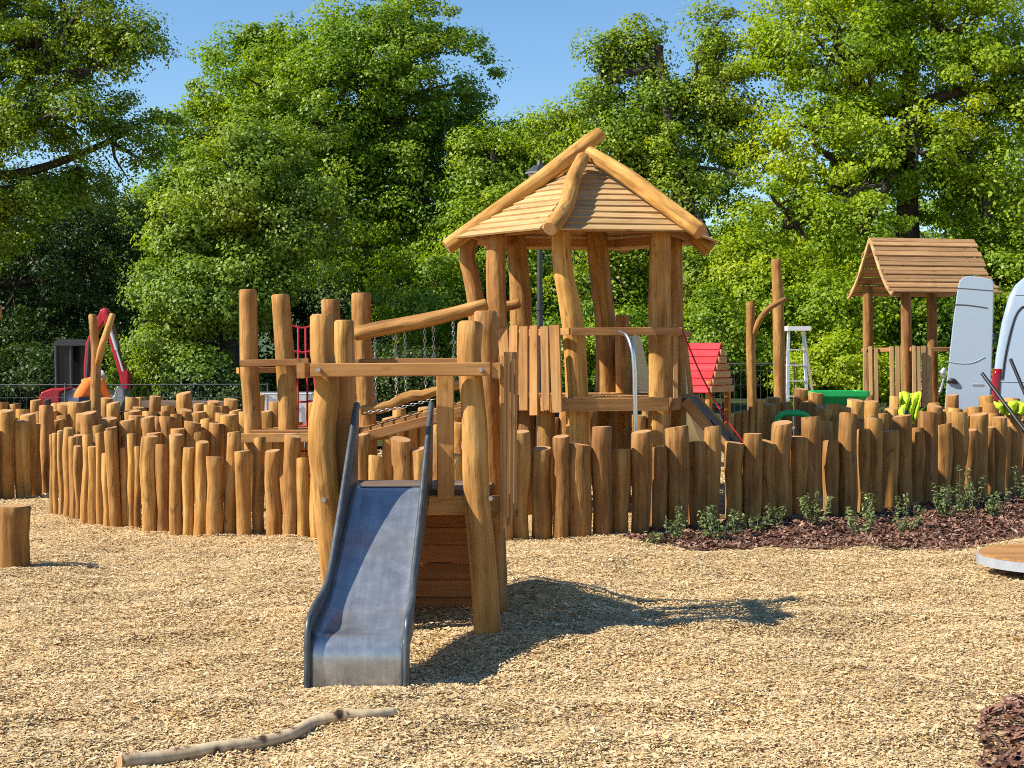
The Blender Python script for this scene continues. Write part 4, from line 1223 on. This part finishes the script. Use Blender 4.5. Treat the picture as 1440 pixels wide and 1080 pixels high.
for k in range(10):
    o0 = ra + rsv * .45 + rdv * (.05 + k * .16); o1 = ra - rsv * .45 + rdv * (.05 + k * .16)
    board(mb, V(o0.x, o0.y, zf), V(o1.x, o1.y, zf), .15, .03, rdv, 650 + k)
mb.build('deck', M['board'], ht)
mb = MB()
for (px, w, Y, pt) in ((1217, 4.5, 20.3, 487), (1225, 5, 20.25, 487), (1233, 5, 20.2, 489), (1255, 6, 20.05, 487), (1263, 6, 20.0, 487), (1270, 5, 19.95, 486), (1286, 5, 19.75, 486), (1292, 6, 19.75, 487), (1300, 6, 19.8, 486), (1307, 7, 19.8, 487), (1340, 6, 19.9, 487), (1350, 6, 19.9, 487), (1362, 6, 19.95, 487)):
    board(mb, at(px, 572, Y), at(px - 1, pt, Y), w * .0105, .025, (1, -.2, 0), 660 + px)
mb.build('slat_fence', M['roof'], ht)
mb = MB(); board(mb, at(1212, 493, 20.4), at(1276, 491, 19.95), .06, .04, (0, 0, 1), 680); board(mb, at(1280, 491, 19.85), at(1395, 492, 20.0), .06, .04, (0, 0, 1), 681); mb.build('rail', M['board'], ht)

# ------------------------------------------------------------------ van
VY = 19.3
vc = V((1395 - 720) / F * VY, VY, 0)
fw = V(.935, -.355, 0).normalized(); sn_ = V(-.355, -.935, 0).normalized(); inn = -sn_
vn = empty('delivery_van', vc + fw * 2.5 + inn * 1.0, 'pale grey high roof van with an open rear door at the right edge', 'van')
prof3 = [(0.06, .35), (0, .55), (-.02, .95), (0, 1.25), (.035, 1.6), (.09, 2.05), (.15, 2.4), (.22, 2.58), (.34, 2.69), (.55, 2.745), (1.0, 2.76)]
full = prof3 + [(2 - a, b) for a, b in prof3[-2::-1]]
def lean(z): return float(np.interp(z, [.3, 1.0, 1.4, 1.8, 2.3, 2.6, 2.77], [.0, .0, .02, .07, .16, .28, .48]))
stn = [0, .02, .05, .09, .12, .5, 1.2, 2.2, 3.4, 4.2]
vs = []; fs = []
for k, s in enumerate(stn):
    for a, b_ in full:
        ins = (.05, .022, .006, 0, 0)[k] if k < 5 else 0
        aa = a + ins * (1 if a < 1 else -1) * (0 if abs(a - 1) < .01 else 1)
        vs.append(vc + fw * (s + lean(b_) * (1 - min(1, s / 1.2))) + inn * aa + V(0, 0, b_ - (ins * .6 if b_ > 2.5 else 0)))
n = len(full)
for k in range(len(stn) - 1):
    for j in range(n - 1):
        fs.append((k * n + j, k * n + j + 1, (k + 1) * n + j + 1, (k + 1) * n + j))
fs.append(tuple(range(n - 1, -1, -1)))
# cab nose
no = []
for a, b_ in full:
    zz = min(b_, 1.15)
    no.append(vc + fw * (5.6 - max(0, b_ - 1.15) * .95) + inn * (a if a < 1 else a) + V(0, 0, b_ if b_ < 1.15 else 1.15 + (b_ - 1.15) * .9))
k0 = (len(stn) - 1) * n; b0 = len(vs); vs += no
for j in range(n - 1): fs.append((k0 + j, k0 + j + 1, b0 + j + 1, b0 + j))
fs.append(tuple(range(b0, b0 + n)))
fs.append(tuple([k * n for k in range(len(stn))] + [b0, b0 + n - 1] + [k * n + n - 1 for k in range(len(stn) - 1, -1, -1)]))
mb = MB(); mb.add(vs, fs, None, 0, True)
vb = mb.build('body', M['van'], vn)
vb.modifiers.new('es', 'EDGE_SPLIT').split_angle = math.radians(40)
def onside(s, z, out=.004):
    a = float(np.interp(z, [q[1] for q in prof3], [q[0] for q in prof3]))
    return vc + fw * (s + lean(z) * (1 - min(1, s / 1.2))) + inn * (a - out) + V(0, 0, z)
mb = MB(); tube(mb, [onside(.12, 1.28), onside(.13, 1.6), onside(.16, 2.0), onside(.22, 2.22), onside(.38, 2.27), onside(1.0, 2.28), onside(1.7, 2.28)], .014, 6, 50); mb.build('window_seal', M['black'], vb)
mb = MB(); tube(mb, [onside(.03, 1.25), onside(.8, 1.24), onside(2.0, 1.24), onside(3.4, 1.24)], .007, 6, 30); mb.build('body_crease', M['van'], vb)
mb = MB(); tube(mb, [onside(.1, 2.42), onside(1.0, 2.44), onside(3.0, 2.44)], .008, 6, 30); mb.build('roof_crease', M['van'], vb)
mb = MB()
tl_ = [onside(-.012, z, .012) for z in np.linspace(.92, 1.42, 8)]; tr2 = [onside(.10, z, .012) for z in np.linspace(.92, 1.42, 8)]
vs = tl_ + tr2; mb.add(vs, [(i, 8 + i, 9 + i, i + 1) for i in range(7)], None, 0, True)
o = mb.build('tail_light', M['tail'], vb); mo = o.modifiers.new('s', 'SOLIDIFY'); mo.thickness = .02; mo.offset = -1
for s in (.95, 4.55):
    for sd2 in (-.02, 1.80):
        c = vc + fw * s + inn * sd2 + V(0, 0, .34)
        mb = MB(); tube(mb, [c, c + inn * .22], .34, 24); w_ = mb.build('wheel', M['rubber'], vn)
        mb = MB(); tube(mb, [c - inn * .008, c + inn * .228], .2, 16); mb.build('rim', M['galv'], w_)
# open rear door
DD = V(-.95, .31, 0).normalized(); DN = V(-.31, -.95, 0).normalized()
hg = V((1395 - 720) / F * 19.4, 19.4, 0)
dl = [(1326, 640), (1327, 600), (1330, 555), (1335, 500), (1340, 450), (1345, 412), (1348, 396), (1353, 390), (1362, 388), (1380, 390), (1394, 393), (1397, 398), (1396.5, 450), (1395, 500), (1393, 555), (1390, 640)]
def dpt(px, py, out=0.0):
    k = (px - 720) / F
    # intersect the pixel column with the door plane, then the row with its depth
    s = (k * hg.y - hg.x) / (DD.x - k * DD.y)
    q = hg + DD * s
    return V(q.x, q.y, at(px, py, q.y).z) + DN * out
mb = MB(); prism(mb, [dpt(x, y) for x, y in dl], -DN * .07)
dr = mb.build('rear_door', M['van'], vn)
bv = dr.modifiers.new('bevel', 'BEVEL'); bv.width = .015; bv.segments = 3
mb = MB(); tube(mb, [dpt(1344, 405, .002), dpt(1360, 406, .002), dpt(1396, 409, .002)], .006, 6); tube(mb, [dpt(1340, 428, .002), dpt(1360, 429, .002), dpt(1375, 431, .002), dpt(1388, 433, .002)], .009, 6); mb.build('crease', M['machgrey'], dr)
mb = MB(); tube(mb, [dpt(1331, 508, .002), dpt(1350, 511, .002), dpt(1368, 510, .002), dpt(1385, 502, .002)], .008, 6); mb.build('crease', M['van'], dr)
mb = MB(); tube(mb, [dpt(1333, 538, .01), dpt(1337, 535.5, .03), dpt(1342, 536, .03), dpt(1346, 539, .01)], [.02, .035, .035, .02], 8); mb.build('door_handle', M['black'], dr)
mb = MB()
for i in range(6): board(mb, dpt(1368 + i * 2.6, 542, .006), dpt(1369.6 + i * 2.6, 540, .006), .03, .006, (0, 0, 1), i)
mb.build('badge', M['galv'], dr)
mb = MB(); tube(mb, [dpt(1328, 530, -.03), dpt(1326, 524, -.03), dpt(1329, 518, -.03)], [.03, .05, .03], 8); tube(mb, [dpt(1328, 530, -.05), dpt(1323, 548, -.05), dpt(1321, 552, -.05)], .018, 8); mb.build('door_latch', M['galv'], dr)
for py in (472, 515, 550):
    mb = MB(); a = dpt(1394, py, -.03); board(mb, a, V(a.x + .1, a.y + .08, a.z), .05, .03, (0, 0, 1), 3); mb.build('hinge', M['dark'], dr)

# ------------------------------------------------------------------ green plastic things
def rrect(c, sx, sy, z, r=.05, n=5):
    o = []
    for cx, cy, a0 in ((1, 1, 0), (-1, 1, 1), (-1, -1, 2), (1, -1, 3)):
        for i in range(n + 1):
            a = (a0 + i / n) * math.pi / 2
            o.append(V(c.x + cx * (sx / 2 - r) + r * math.cos(a), c.y + cy * (sy / 2 - r) + r * math.sin(a), z))
    return o
gt = at(1175, 553, 16.9); gz = gt.z
tb = empty('plastic_tub', (gt.x, gt.y, 0), 'wide green plastic tub with flat rim behind the right palisade', 'tub')
mb = MB()
A = rrect(gt, .70, .55, gz + .03); B = rrect(gt, .60, .45, gz + .03); D = rrect(gt, .52, .38, gz - .12); E2 = rrect(gt, .55, .41, gz - .14); F2 = rrect(gt, .66, .50, gz - .035); H2 = rrect(gt, .70, .55, gz - .03)
rings = [H2, A, B, D]; n = len(A); vs = [p for r_ in rings for p in r_]
fs = [(k * n + j, k * n + (j + 1) % n, (k + 1) * n + (j + 1) % n, (k + 1) * n + j) for k in range(3) for j in range(n)] + [tuple(3 * n + j for j in range(n))]
mb.add(vs, fs); rings = [H2, F2, E2]; vs = [p for r_ in rings for p in r_]
fs = [(k * n + (j + 1) % n, k * n + j, (k + 1) * n + j, (k + 1) * n + (j + 1) % n) for k in range(2) for j in range(n)] + [tuple(2 * n + j for j in range(n - 1, -1, -1))]
mb.add(vs, fs); mb.build('bowl', M['green'], tb)
for sx in (-.26, .26):
    for sy in (-.17, .17):
        mb = MB(); p = V(gt.x + sx * .85, gt.y + sy * .85, 0); tube(mb, [p, V(p.x, p.y, gz - .10)], .025, 8); mb.build('leg', M['green'], tb)
fr = at(1113, 590, 15.6)
mb = MB(); P_ = [V(at(1094, 600, 15.6).x, 15.6, 0), at(1094, 600, 15.6), at(1096, 586, 15.6), at(1102, 582, 15.6), at(1115, 581, 15.6), at(1128, 582, 15.6), at(1134, 586, 15.6), at(1137, 600, 15.6), V(at(1137, 600, 15.6).x, 15.6, 0)]
sweep(mb, P_, [.035] * 9, 10, 60, 0, 1)
o = mb.build('plastic_arch', M['green'], origin=(fr.x, 15.6, 0)); tag(o, 'green plastic arch frame standing behind the right palisade, left of the tub', 'arch frame')

# ------------------------------------------------------------------ high visibility vests and tool handles
def vest(cx, top_py, bot_py, Y, wpx, seed, name, label, strip=True):
    rnd = random.Random(seed)
    nx, nz = 14, 16
    vs = []
    for j in range(nz + 1):
        for i in range(nx + 1):
            u = i / nx - .5; w = j / nz
            px = cx + u * wpx * (1 - .25 * w) + 1.5 * math.sin(w * 5 + seed)
            py = top_py + (bot_py - top_py) * w * (1 - .35 * abs(u)) + 1.5 * math.sin(u * 9 + seed)
            d = .05 * math.sin(u * 17 + w * 3 + seed) + .03 * math.sin(u * 31 + w * 7)
            vs.append(at(px, py, Y + d - .10 * math.sin(min(1, w * 4) * 1.57) + .25 * max(0, .12 - w) * 4))
    fs = [(j * (nx + 1) + i, j * (nx + 1) + i + 1, (j + 1) * (nx + 1) + i + 1, (j + 1) * (nx + 1) + i) for j in range(nz) for i in range(nx)]
    mb = MB(); mb.add(vs, fs, None, 0, True)
    p = at(cx, bot_py, Y)
    o = mb.build(name, M['vest'], origin=(p.x, p.y, p.z)); tag(o, label, 'vest')
    s = o.modifiers.new('s', 'SOLIDIFY'); s.thickness = .012
    if strip:
        mb = MB(); sv = [vs[j * (nx + 1) + i] + V(0, -.03, 0) for j in (9, 10, 11, 12) for i in range(2, 8)]
        mb.add(sv, [(j * 6 + i, j * 6 + i + 1, (j + 1) * 6 + i + 1, (j + 1) * 6 + i) for j in range(3) for i in range(5)], None, 0, True)
        mb.build('reflective_strip', M['reflect'], o)
    return o
vest(1279, 553, 597, 15.7, 32, 1, 'safety_vest', 'crumpled fluorescent yellow vest draped over posts left of the van door')
vest(1424, 566, 584, 16.4, 52, 4, 'safety_vest', 'fluorescent yellow vest lying over posts in front of the van', False)
def handle(P_, label):
    mb = MB(); tube(mb, P_, .022, 8)
    p = P_[-1]
    o = mb.build('tool_handle', M['black'], origin=(p.x, p.y, p.z)); tag(o, label, 'tool handle')
handle([at(1381, 525, 16.6), at(1446, 612, 16.0)], 'long black tool handle leaning in front of the van tail light')
handle([at(1421, 505, 17.0), at(1465, 610, 16.6)], 'black tool handle leaning in front of the van side panel')

# ------------------------------------------------------------------ site fences
def site_fence(x0, x1, Y0, Y1, h, label, step=.11):
    A_, B_ = V(x0, Y0, 0), V(x1, Y1, 0)
    fe = empty('mesh_fence', A_.lerp(B_, .5), label, 'fence')
    L = (B_ - A_).length
    mb = MB(); tube(mb, [A_ + V(0, 0, h), B_ + V(0, 0, h)], .013, 6); tube(mb, [A_ + V(0, 0, .12), B_ + V(0, 0, .12)], .02, 6); mb.build('rail', M['fence'], fe)
    n = max(1, int(L / 2.6))
    for i in range(n + 1):
        p = A_.lerp(B_, i / n); mb = MB(); tube(mb, [p, p + V(0, 0, h + .03)], .016, 6); mb.build('fence_post', M['fence'], fe)
    mb = MB()
    k = int(L / step)
    for i in range(1, k):
        p = A_.lerp(B_, i / k); mb.add(*wire(p + V(0, 0, .12), p + V(0, 0, h), .0035))
    for z in np.arange(.35, h, .25): mb.add(*wire(A_ + V(0, 0, z), B_ + V(0, 0, z), .0035))
    mb.build('wire_mesh', M['fence'], fe)
def wire(p, q, r):
    d = (q - p).normalized(); a = d.cross(V(.3, 1, .2)).normalized(); b = d.cross(a)
    c = [a * r, b * r, -a * r, -b * r]
    return [p + x for x in c] + [q + x for x in c], [(i, (i + 1) % 4, 4 + (i + 1) % 4, 4 + i) for i in range(4)]
site_fence(-11.5, -4.4, 25.0, 25.6, 1.08, 'grey wire mesh site fence behind the excavator and left posts')
site_fence(3.3, 4.8, 24.0, 24.2, 1.46, 'grey wire mesh fence panel beside the red playhouse')

# ------------------------------------------------------------------ trees
def kites(c, nrm, L, W, rs):
    n = len(c)
    r = rs.normal(size=(n, 3)); d = r - nrm * (r * nrm).sum(1)[:, None]
    d /= np.linalg.norm(d, axis=1)[:, None] + 1e-9
    s = np.cross(nrm, d)
    L = L[:, None]; W = W[:, None]
    fold = rs.uniform(-.1, .35, (n, 1))
    v = np.stack([c - d * L * .5, c - d * L * .05 + s * W * .5 + nrm * W * fold, c + d * L * .5 - nrm * L * .12, c - d * L * .05 - s * W * .5 + nrm * W * fold], 1)
    return v.reshape(-1, 3)

def make_tree(label, group, base, th, tr, blobs, ncl, nl, lsize, cr, mat, seed, name='broadleaf_tree', nbr=90, cat='tree', fill=.5, flat=.6):
    rs = np.random.RandomState(seed); rnd = random.Random(seed)
    B = np.array(blobs, float)
    w = (B[:, 3] * B[:, 4] + B[:, 4] * B[:, 5] + B[:, 3] * B[:, 5]); w /= w.sum(); ncl = int(ncl * 1.12); nl = nl * 1.05
    bi = rs.choice(len(B), ncl, p=w)
    d = rs.normal(size=(ncl, 3)); d /= np.linalg.norm(d, axis=1)[:, None]
    rad = 1 - fill * rs.rand(ncl) ** 1.6
    rad *= 1 + .5 * vnoise(d[:, 0] * 2.8 + bi * 3.1, d[:, 1] * 2.8 + d[:, 2] * 3.3, seed) + .09 * rs.normal(size=ncl)
    rad = np.minimum(rad, 1.10 + .06 * rs.rand(ncl)); ncl_ = ncl
    cc = B[bi, :3] + d * B[bi, 3:6] * rad[:, None]
    cc[:, 2] = np.maximum(cc[:, 2], .3)
    # leaves
    nl = int(nl * 2.35); lsize *= .63
    k = rs.randint(int(nl * .5), int(nl * 1.5), ncl); idx = np.repeat(np.arange(ncl), k); n = len(idx)
    crs = cr * rs.uniform(.45, 1.2, ncl)
    o = rs.normal(size=(n, 3)); o /= np.linalg.norm(o, axis=1)[:, None]
    o *= (rs.rand(n) ** .33)[:, None]
    o[:, 2] = o[:, 2] * flat
    c = cc[idx] + o * crs[idx][:, None]
    out = d[idx] * .4 + np.array([0, 0, .5]) + o * .85 + rs.normal(size=(n, 3)) * .36
    out /= np.linalg.norm(out, axis=1)[:, None]
    L = lsize * rs.uniform(.65, 1.3, n)
    v = kites(c, out, L, L * rs.uniform(.6, .9, n), rs)
    root = empty(name, base, label, cat, group)
    me = mesh_np('crown', v, np.arange(4 * n).reshape(-1, 4), [mat])
    link('crown', me, root)
    # trunk and limbs
    b = Vector(base); mb = MB()
    topc = Vector(tuple(B[:, :3].mean(0))); tip = V(b.x + (topc.x - b.x) * .5, b.y + (topc.y - b.y) * .5, th)
    tm = b.lerp(tip, .5) + V(rnd.uniform(-.2, .2), rnd.uniform(-.2, .2), 0)
    sweep(mb, [b - V(0, 0, .2), b + V(0, 0, .25), tm, tip], [tr * 1.35, tr * 1.05, tr * .8, tr * .35], 10, 16, .07, seed)
    cen = []
    for q in B:
        c_ = Vector(q[:3]); s = tm.lerp(tip, rnd.uniform(.3, 1))
        mid = s.lerp(c_, .5) + V(rnd.uniform(-.3, .3), rnd.uniform(-.3, .3), rnd.uniform(-.5, .1))
        e = c_ + V(0, 0, q[5] * .45)
        sweep(mb, [s, mid, c_, e], [tr * .4, tr * .3, tr * .2, tr * .05], 7, 12, .06, seed + 1)
        cen.append((s, mid, c_, e))
    for j in rs.choice(ncl, min(nbr, ncl), replace=False):
        s, mid, c_, e = cen[bi[j]]
        u = rnd.random()
        st_ = mid.lerp(c_, u) if rnd.random() < .6 else c_.lerp(e, u)
        t_ = Vector(tuple(cc[j])); m_ = st_.lerp(t_, .5) + V(rnd.uniform(-.25, .25), rnd.uniform(-.25, .25), rnd.uniform(-.1, .25))
        sweep(mb, [st_, m_, t_], [tr * .19, tr * .12, tr * .03], 5, 7, 0, seed)
    mb.build('trunk', M['bark'], root)
    return root

def BL(px, py, Y, rpx, rpy, rd=None):
    p = at(px, py, Y); k = Y / F
    return (p.x, p.y, p.z, rpx * k, (rd if rd else rpx * k * .8), rpy * k)
def gb(px, Y): return ((px - 720) / F * Y, Y, 0.0)

GT = 'trees behind the playground'
# left oak, airy with dark limbs
make_tree('spreading oak with dark crooked limbs at the upper left edge', GT, gb(-110, 32), 7.5, .34,
          [BL(-60, 60, 32, 150, 110), BL(90, 40, 32.5, 120, 70), BL(170, 70, 32, 75, 45), BL(60, 160, 31.5, 130, 60), BL(170, 190, 33, 70, 55), BL(-120, 220, 32, 150, 130), BL(30, 280, 32, 90, 50), BL(-40, -60, 33, 200, 70), BL(110, 255, 33, 60, 35), BL(-60, 330, 32, 110, 50)],
          720, 60, .12, .55, M['leaf_oak'], 201, 'oak_tree', 170, fill=.75)
# dark trees low left
make_tree('dark shaded tree standing behind the excavator', GT, gb(60, 37), 5, .25,
          [BL(40, 380, 37, 140, 130), BL(150, 420, 38, 90, 120), BL(-90, 420, 37, 130, 140), BL(140, 310, 39, 80, 70), BL(40, 520, 36, 160, 60)], 400, 60, .14, .65, M['leaf_shade'], 202, nbr=60)
# pale dense tree left of centre
make_tree('pale green dense small tree in front of the tall central maple', GT, gb(330, 28), 4.2, .2,
          [BL(330, 270, 27.5, 75, 65), BL(270, 340, 27.8, 60, 55), BL(390, 240, 28.4, 65, 60), BL(350, 210, 28.2, 45, 40), BL(300, 420, 27.4, 85, 60), BL(240, 470, 27.2, 50, 50), BL(400, 330, 27.6, 70, 60), BL(360, 400, 27.5, 60, 60), BL(270, 530, 27, 70, 35), BL(430, 280, 28, 45, 45), BL(225, 400, 27.6, 35, 35)], 430, 85, .115, .5, M['leaf_pale'], 203, 'hornbeam_tree', 90, fill=.7)
make_tree('tall rounded maple with its top left of the sky gap', GT, gb(520, 40), 9, .36,
          [BL(560, 120, 40, 130, 120), BL(450, 160, 39.5, 130, 110), BL(590, 250, 39.5, 120, 110), BL(640, 200, 40.5, 70, 80), BL(480, 300, 39, 110, 110), BL(580, 50, 40, 70, 65), BL(470, 70, 40.5, 80, 60), BL(640, 340, 39, 90, 90)], 680, 70, .15, .62, M['leaf_maple'], 204, 'maple_tree', 110)
make_tree('leafy maple top between the oak and the tall central maple', GT, gb(330, 42), 9, .3,
          [BL(340, 150, 42, 95, 100), BL(300, 220, 41.5, 90, 90), BL(400, 110, 42.5, 70, 75), BL(260, 300, 41.5, 80, 90), BL(365, 75, 42, 40, 35), BL(235, 340, 41, 70, 90)], 420, 65, .16, .65, M['leaf_maple'], 205, 'maple_tree', 70)
make_tree('dark green maple right behind the tower roof left slope', GT, gb(700, 38), 7, .28,
          [BL(690, 260, 38, 75, 90), BL(700, 380, 37, 90, 100), BL(745, 220, 39, 50, 60), BL(620, 430, 36.5, 90, 90)], 380, 65, .15, .6, M['leaf_maple'], 206, 'maple_tree', 60)
make_tree('airy oak with spiky top just right of the sky gap', GT, gb(930, 32), 8.5, .28,
          [BL(850, 110, 32, 28, 65), BL(905, 90, 32, 42, 70), BL(960, 150, 32, 75, 75), BL(1005, 60, 32.5, 34, 55), BL(870, 200, 31.5, 75, 65), BL(960, 260, 31, 85, 75), BL(800, 190, 33, 55, 45), BL(1030, 170, 32, 60, 80), BL(900, 330, 31, 85, 70), BL(1000, 400, 30, 80, 70), BL(860, 420, 31, 70, 60)],
          560, 62, .12, .52, M['leaf_oak'], 207, 'oak_tree', 190, fill=.7)
make_tree('big bright green maple filling the upper right', GT, gb(1290, 31), 8, .34,
          [BL(1180, 80, 31, 120, 90), BL(1320, 60, 31, 130, 90), BL(1440, 120, 31, 120, 110), BL(1150, 210, 30.5, 110, 80), BL(1280, 210, 30, 110, 85), BL(1400, 260, 30.5, 110, 90), BL(1110, 320, 30, 90, 65), BL(1210, 330, 29.5, 80, 60), BL(1260, -30, 32, 180, 70), BL(1090, 60, 32, 60, 55), BL(1480, 380, 31, 100, 90)],
          760, 62, .13, .55, M['leaf_bright'], 208, 'maple_tree', 150, fill=.6)
make_tree('low bright maple branches beside the stepladder', GT, gb(1130, 29), 3.0, .16,
          [BL(1090, 420, 29, 75, 50), BL(1170, 440, 28.5, 70, 60), BL(1060, 380, 29.5, 60, 45), BL(1180, 520, 28, 80, 45), BL(1250, 430, 29, 70, 60)], 300, 60, .12, .5, M['leaf_bright'], 209, 'maple_tree', 60)
make_tree('bright leafy tree behind the hut and van', GT, gb(1400, 30), 5, .22,
          [BL(1400, 400, 30, 90, 80), BL(1330, 480, 29, 70, 70), BL(1470, 470, 30, 90, 90), BL(1280, 510, 29.5, 60, 45)], 320, 60, .13, .55, M['leaf_maple'], 210, 'maple_tree', 50)
# second line
for i, (px, Y, w, top) in enumerate(((-60, 52, 150, 230), (110, 55, 130, 260), (260, 50, 130, 300), (430, 54, 130, 280), (590, 50, 120, 270), (760, 56, 110, 290), (890, 52, 100, 330), (1020, 54, 110, 310), (1150, 50, 120, 260), (1290, 55, 130, 250), (1430, 52, 140, 230))):
    lab = ['far dark tree glimpsed behind the oak at upper left', 'far tree glimpsed above the excavator', 'far tree glimpsed behind the pale small tree', 'far tree glimpsed behind the climbing platform', 'far tree glimpsed behind the chain bridge', 'far tree glimpsed behind the street lamp', 'far tree glimpsed between the tower posts', 'far tree glimpsed above the red playhouse', 'far tree glimpsed behind the bare tall post', 'far tree glimpsed above the hut roof', 'far tree glimpsed behind the van'][i]
    make_tree(lab, 'far trees of the second line', gb(px, Y), 6, .26, [BL(px, top + 80, Y, w, 90), BL(px - 20, top + 190, Y, w, 80), BL(px + 25, top + 260, Y, w, 50)], 260, 50, .22, .85, M['leaf_shade'] if i < 7 else M['leaf_maple'], 220 + i, nbr=30)
# undergrowth
GS = 'shrubs along the wood edge'
for i, (px, py, Y, rx, ry, m, lab) in enumerate((
    (20, 530, 28.5, 70, 45, 'leaf_shade', 'dark shrub behind the mesh fence at the left edge'), (215, 520, 28, 60, 50, 'leaf_pale', 'leafy shrub right of the excavator arm'),
    (300, 550, 26.6, 60, 30, 'leaf_shade', 'low shrub behind the plank beam'), (440, 540, 28, 70, 50, 'leaf_shade', 'dark shrub behind the climbing platform posts'),
    (570, 530, 27, 80, 40, 'leaf_shade', 'shaded shrub behind the chain bridge'), (680, 520, 28, 70, 60, 'leaf_shade', 'dark shrub behind the left tower posts'),
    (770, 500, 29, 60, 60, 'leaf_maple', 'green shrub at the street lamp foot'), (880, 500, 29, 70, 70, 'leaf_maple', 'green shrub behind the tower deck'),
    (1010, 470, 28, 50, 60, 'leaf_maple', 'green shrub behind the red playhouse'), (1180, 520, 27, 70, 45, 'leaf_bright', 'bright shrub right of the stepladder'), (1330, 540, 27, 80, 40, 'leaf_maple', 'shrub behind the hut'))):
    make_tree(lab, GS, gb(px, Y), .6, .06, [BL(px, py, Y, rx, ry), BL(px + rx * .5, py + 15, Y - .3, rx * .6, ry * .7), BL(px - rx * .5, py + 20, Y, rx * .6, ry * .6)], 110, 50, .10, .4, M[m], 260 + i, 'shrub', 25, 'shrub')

# ------------------------------------------------------------------ young plants in the mulch bed
for i, (px, py, h, n, lab) in enumerate((
    (918, 768, .16, 4, 'tiny privet seedling at the left tip of the mulch bed'), (950, 762, .36, 7, 'first bushy young privet on the mulch left of two taller sprigs'),
    (992, 758, .38, 7, 'young privet with twin upright stems under the thick post'), (1012, 762, .30, 5, 'low young privet between two upright ones'), (1036, 755, .42, 5, 'slender tall privet sprig near the bed centre left'),
    (1064, 748, .26, 5, 'short privet plant right of the slender tall sprig'), (1089, 744, .32, 3, 'thin single stem privet against the shaded posts'), (1148, 745, .46, 9, 'large leafy privet with spreading stems in mid bed'),
    (1203, 752, .32, 7, 'wide low privet near the front of the bed'), (1216, 735, .36, 5, 'privet close to the posts behind the wide low one'), (1274, 745, .42, 7, 'dense upright privet right of mid bed'), (1330, 734, .45, 9, 'broad bushy privet in the right half of the bed'),
    (1350, 728, .62, 3, 'tallest thin stemmed privet against the posts'), (1368, 722, .55, 3, 'tall thin privet stems right of the tallest one'), (1398, 730, .34, 8, 'rounded bushy privet near the right edge'), (1437, 706, .5, 7, 'privet cut by the right edge of the photo'))):
    rs = np.random.RandomState(700 + i); p = G(px, py); z0 = hz(p.x, p.y)
    h *= .82; n = max(3, n - 1); root = empty('privet_plant', (p.x, p.y, z0), lab, 'plant', 'young plants in the mulch bed')
    mb = MB(); lc = []; ln = []
    for s in range(n):
        a = rs.uniform(0, 6.28); sp = rs.uniform(.02, .16) * (1 if n > 4 else .5); hh = h * rs.uniform(.55, 1.05)
        b_ = V(p.x + .02 * math.cos(a), p.y + .02 * math.sin(a), z0)
        t_ = b_ + V(sp * math.cos(a), sp * math.sin(a), hh); m_ = b_.lerp(t_, .5) + V(sp * .25 * math.cos(a), sp * .25 * math.sin(a), 0)
        sweep(mb, [b_, m_, t_], [.005, .004, .0015], 5, 6, 0, 1)
        for q in range(int(16 + hh * 60)):
            u = .12 + .88 * rs.rand(); c_ = b_.lerp(m_, u * 2) if u < .5 else m_.lerp(t_, u * 2 - 1)
            aa = rs.uniform(0, 6.28); o = np.array([math.cos(aa), math.sin(aa), rs.uniform(.1, .9)])
            lc.append(np.array(c_) + o * rs.uniform(.012, .034)); ln.append(o * .5 + np.array([0, 0, .5]) + rs.normal(size=3) * .4)
    mb.build('stem', M['stem'], root)
    lc = np.array(lc); ln = np.array(ln); ln /= np.linalg.norm(ln, axis=1)[:, None]
    LL = rs.uniform(.028, .05, len(lc))
    link('foliage', mesh_np('foliage', kites(lc, ln, LL, LL * .5, rs), np.arange(4 * len(lc)).reshape(-1, 4), [M['leaf_shrub']]), root)

# ------------------------------------------------------------------ camera, light, world
cam = bpy.data.cameras.new('camera'); co = bpy.data.objects.new('camera', cam); C.objects.link(co)
co.location = (0, 0, CAMH); co.rotation_euler = (math.pi / 2 - TH, 0, 0)
cam.sensor_width = 36; cam.lens = F / 1440 * 36; cam.clip_end = 3000; cam.clip_start = .05
bpy.context.scene.camera = co

EL, AZ = math.radians(42), math.radians(15)
trav = V(math.cos(EL) * math.cos(AZ), math.cos(EL) * math.sin(AZ), -math.sin(EL))
sl = bpy.data.lights.new('sun', 'SUN'); sl.energy = 5.0; sl.angle = math.radians(.53); sl.color = (1, .93, .80)
so = bpy.data.objects.new('sun', sl); C.objects.link(so)
so.rotation_euler = trav.to_track_quat('-Z', 'Y').to_euler(); so.location = (-10, -5, 15)
w = bpy.data.worlds.new('World'); bpy.context.scene.world = w; w.use_nodes = True
nt = w.node_tree
sky = nt.nodes.new('ShaderNodeTexSky'); sky.sky_type = 'NISHITA'; sky.sun_disc = False
sky.sun_elevation = EL
sd3 = -trav   # toward the sun
sky.sun_rotation = math.atan2(sd3.x, sd3.y)
sky.air_density = 1.0; sky.dust_density = 0.0; sky.ozone_density = 3.0
bg = nt.nodes['Background']; bg.inputs['Strength'].default_value = .085
hsv = nt.nodes.new('ShaderNodeHueSaturation'); hsv.inputs['Saturation'].default_value = 1.15; hsv.inputs['Value'].default_value = 1.2
nt.links.new(sky.outputs[0], hsv.inputs['Color']); nt.links.new(hsv.outputs[0], bg.inputs['Color'])
sc = bpy.context.scene
sc.view_settings.view_transform = 'Standard'; sc.view_settings.look = 'None'
sc.view_settings.exposure = .72; sc.view_settings.gamma = 1
sc.cycles.max_bounces = 8; sc.cycles.diffuse_bounces = 4; sc.cycles.transmission_bounces = 4
sc.cycles.use_denoising = False; sc.cycles.filter_width = 1.0
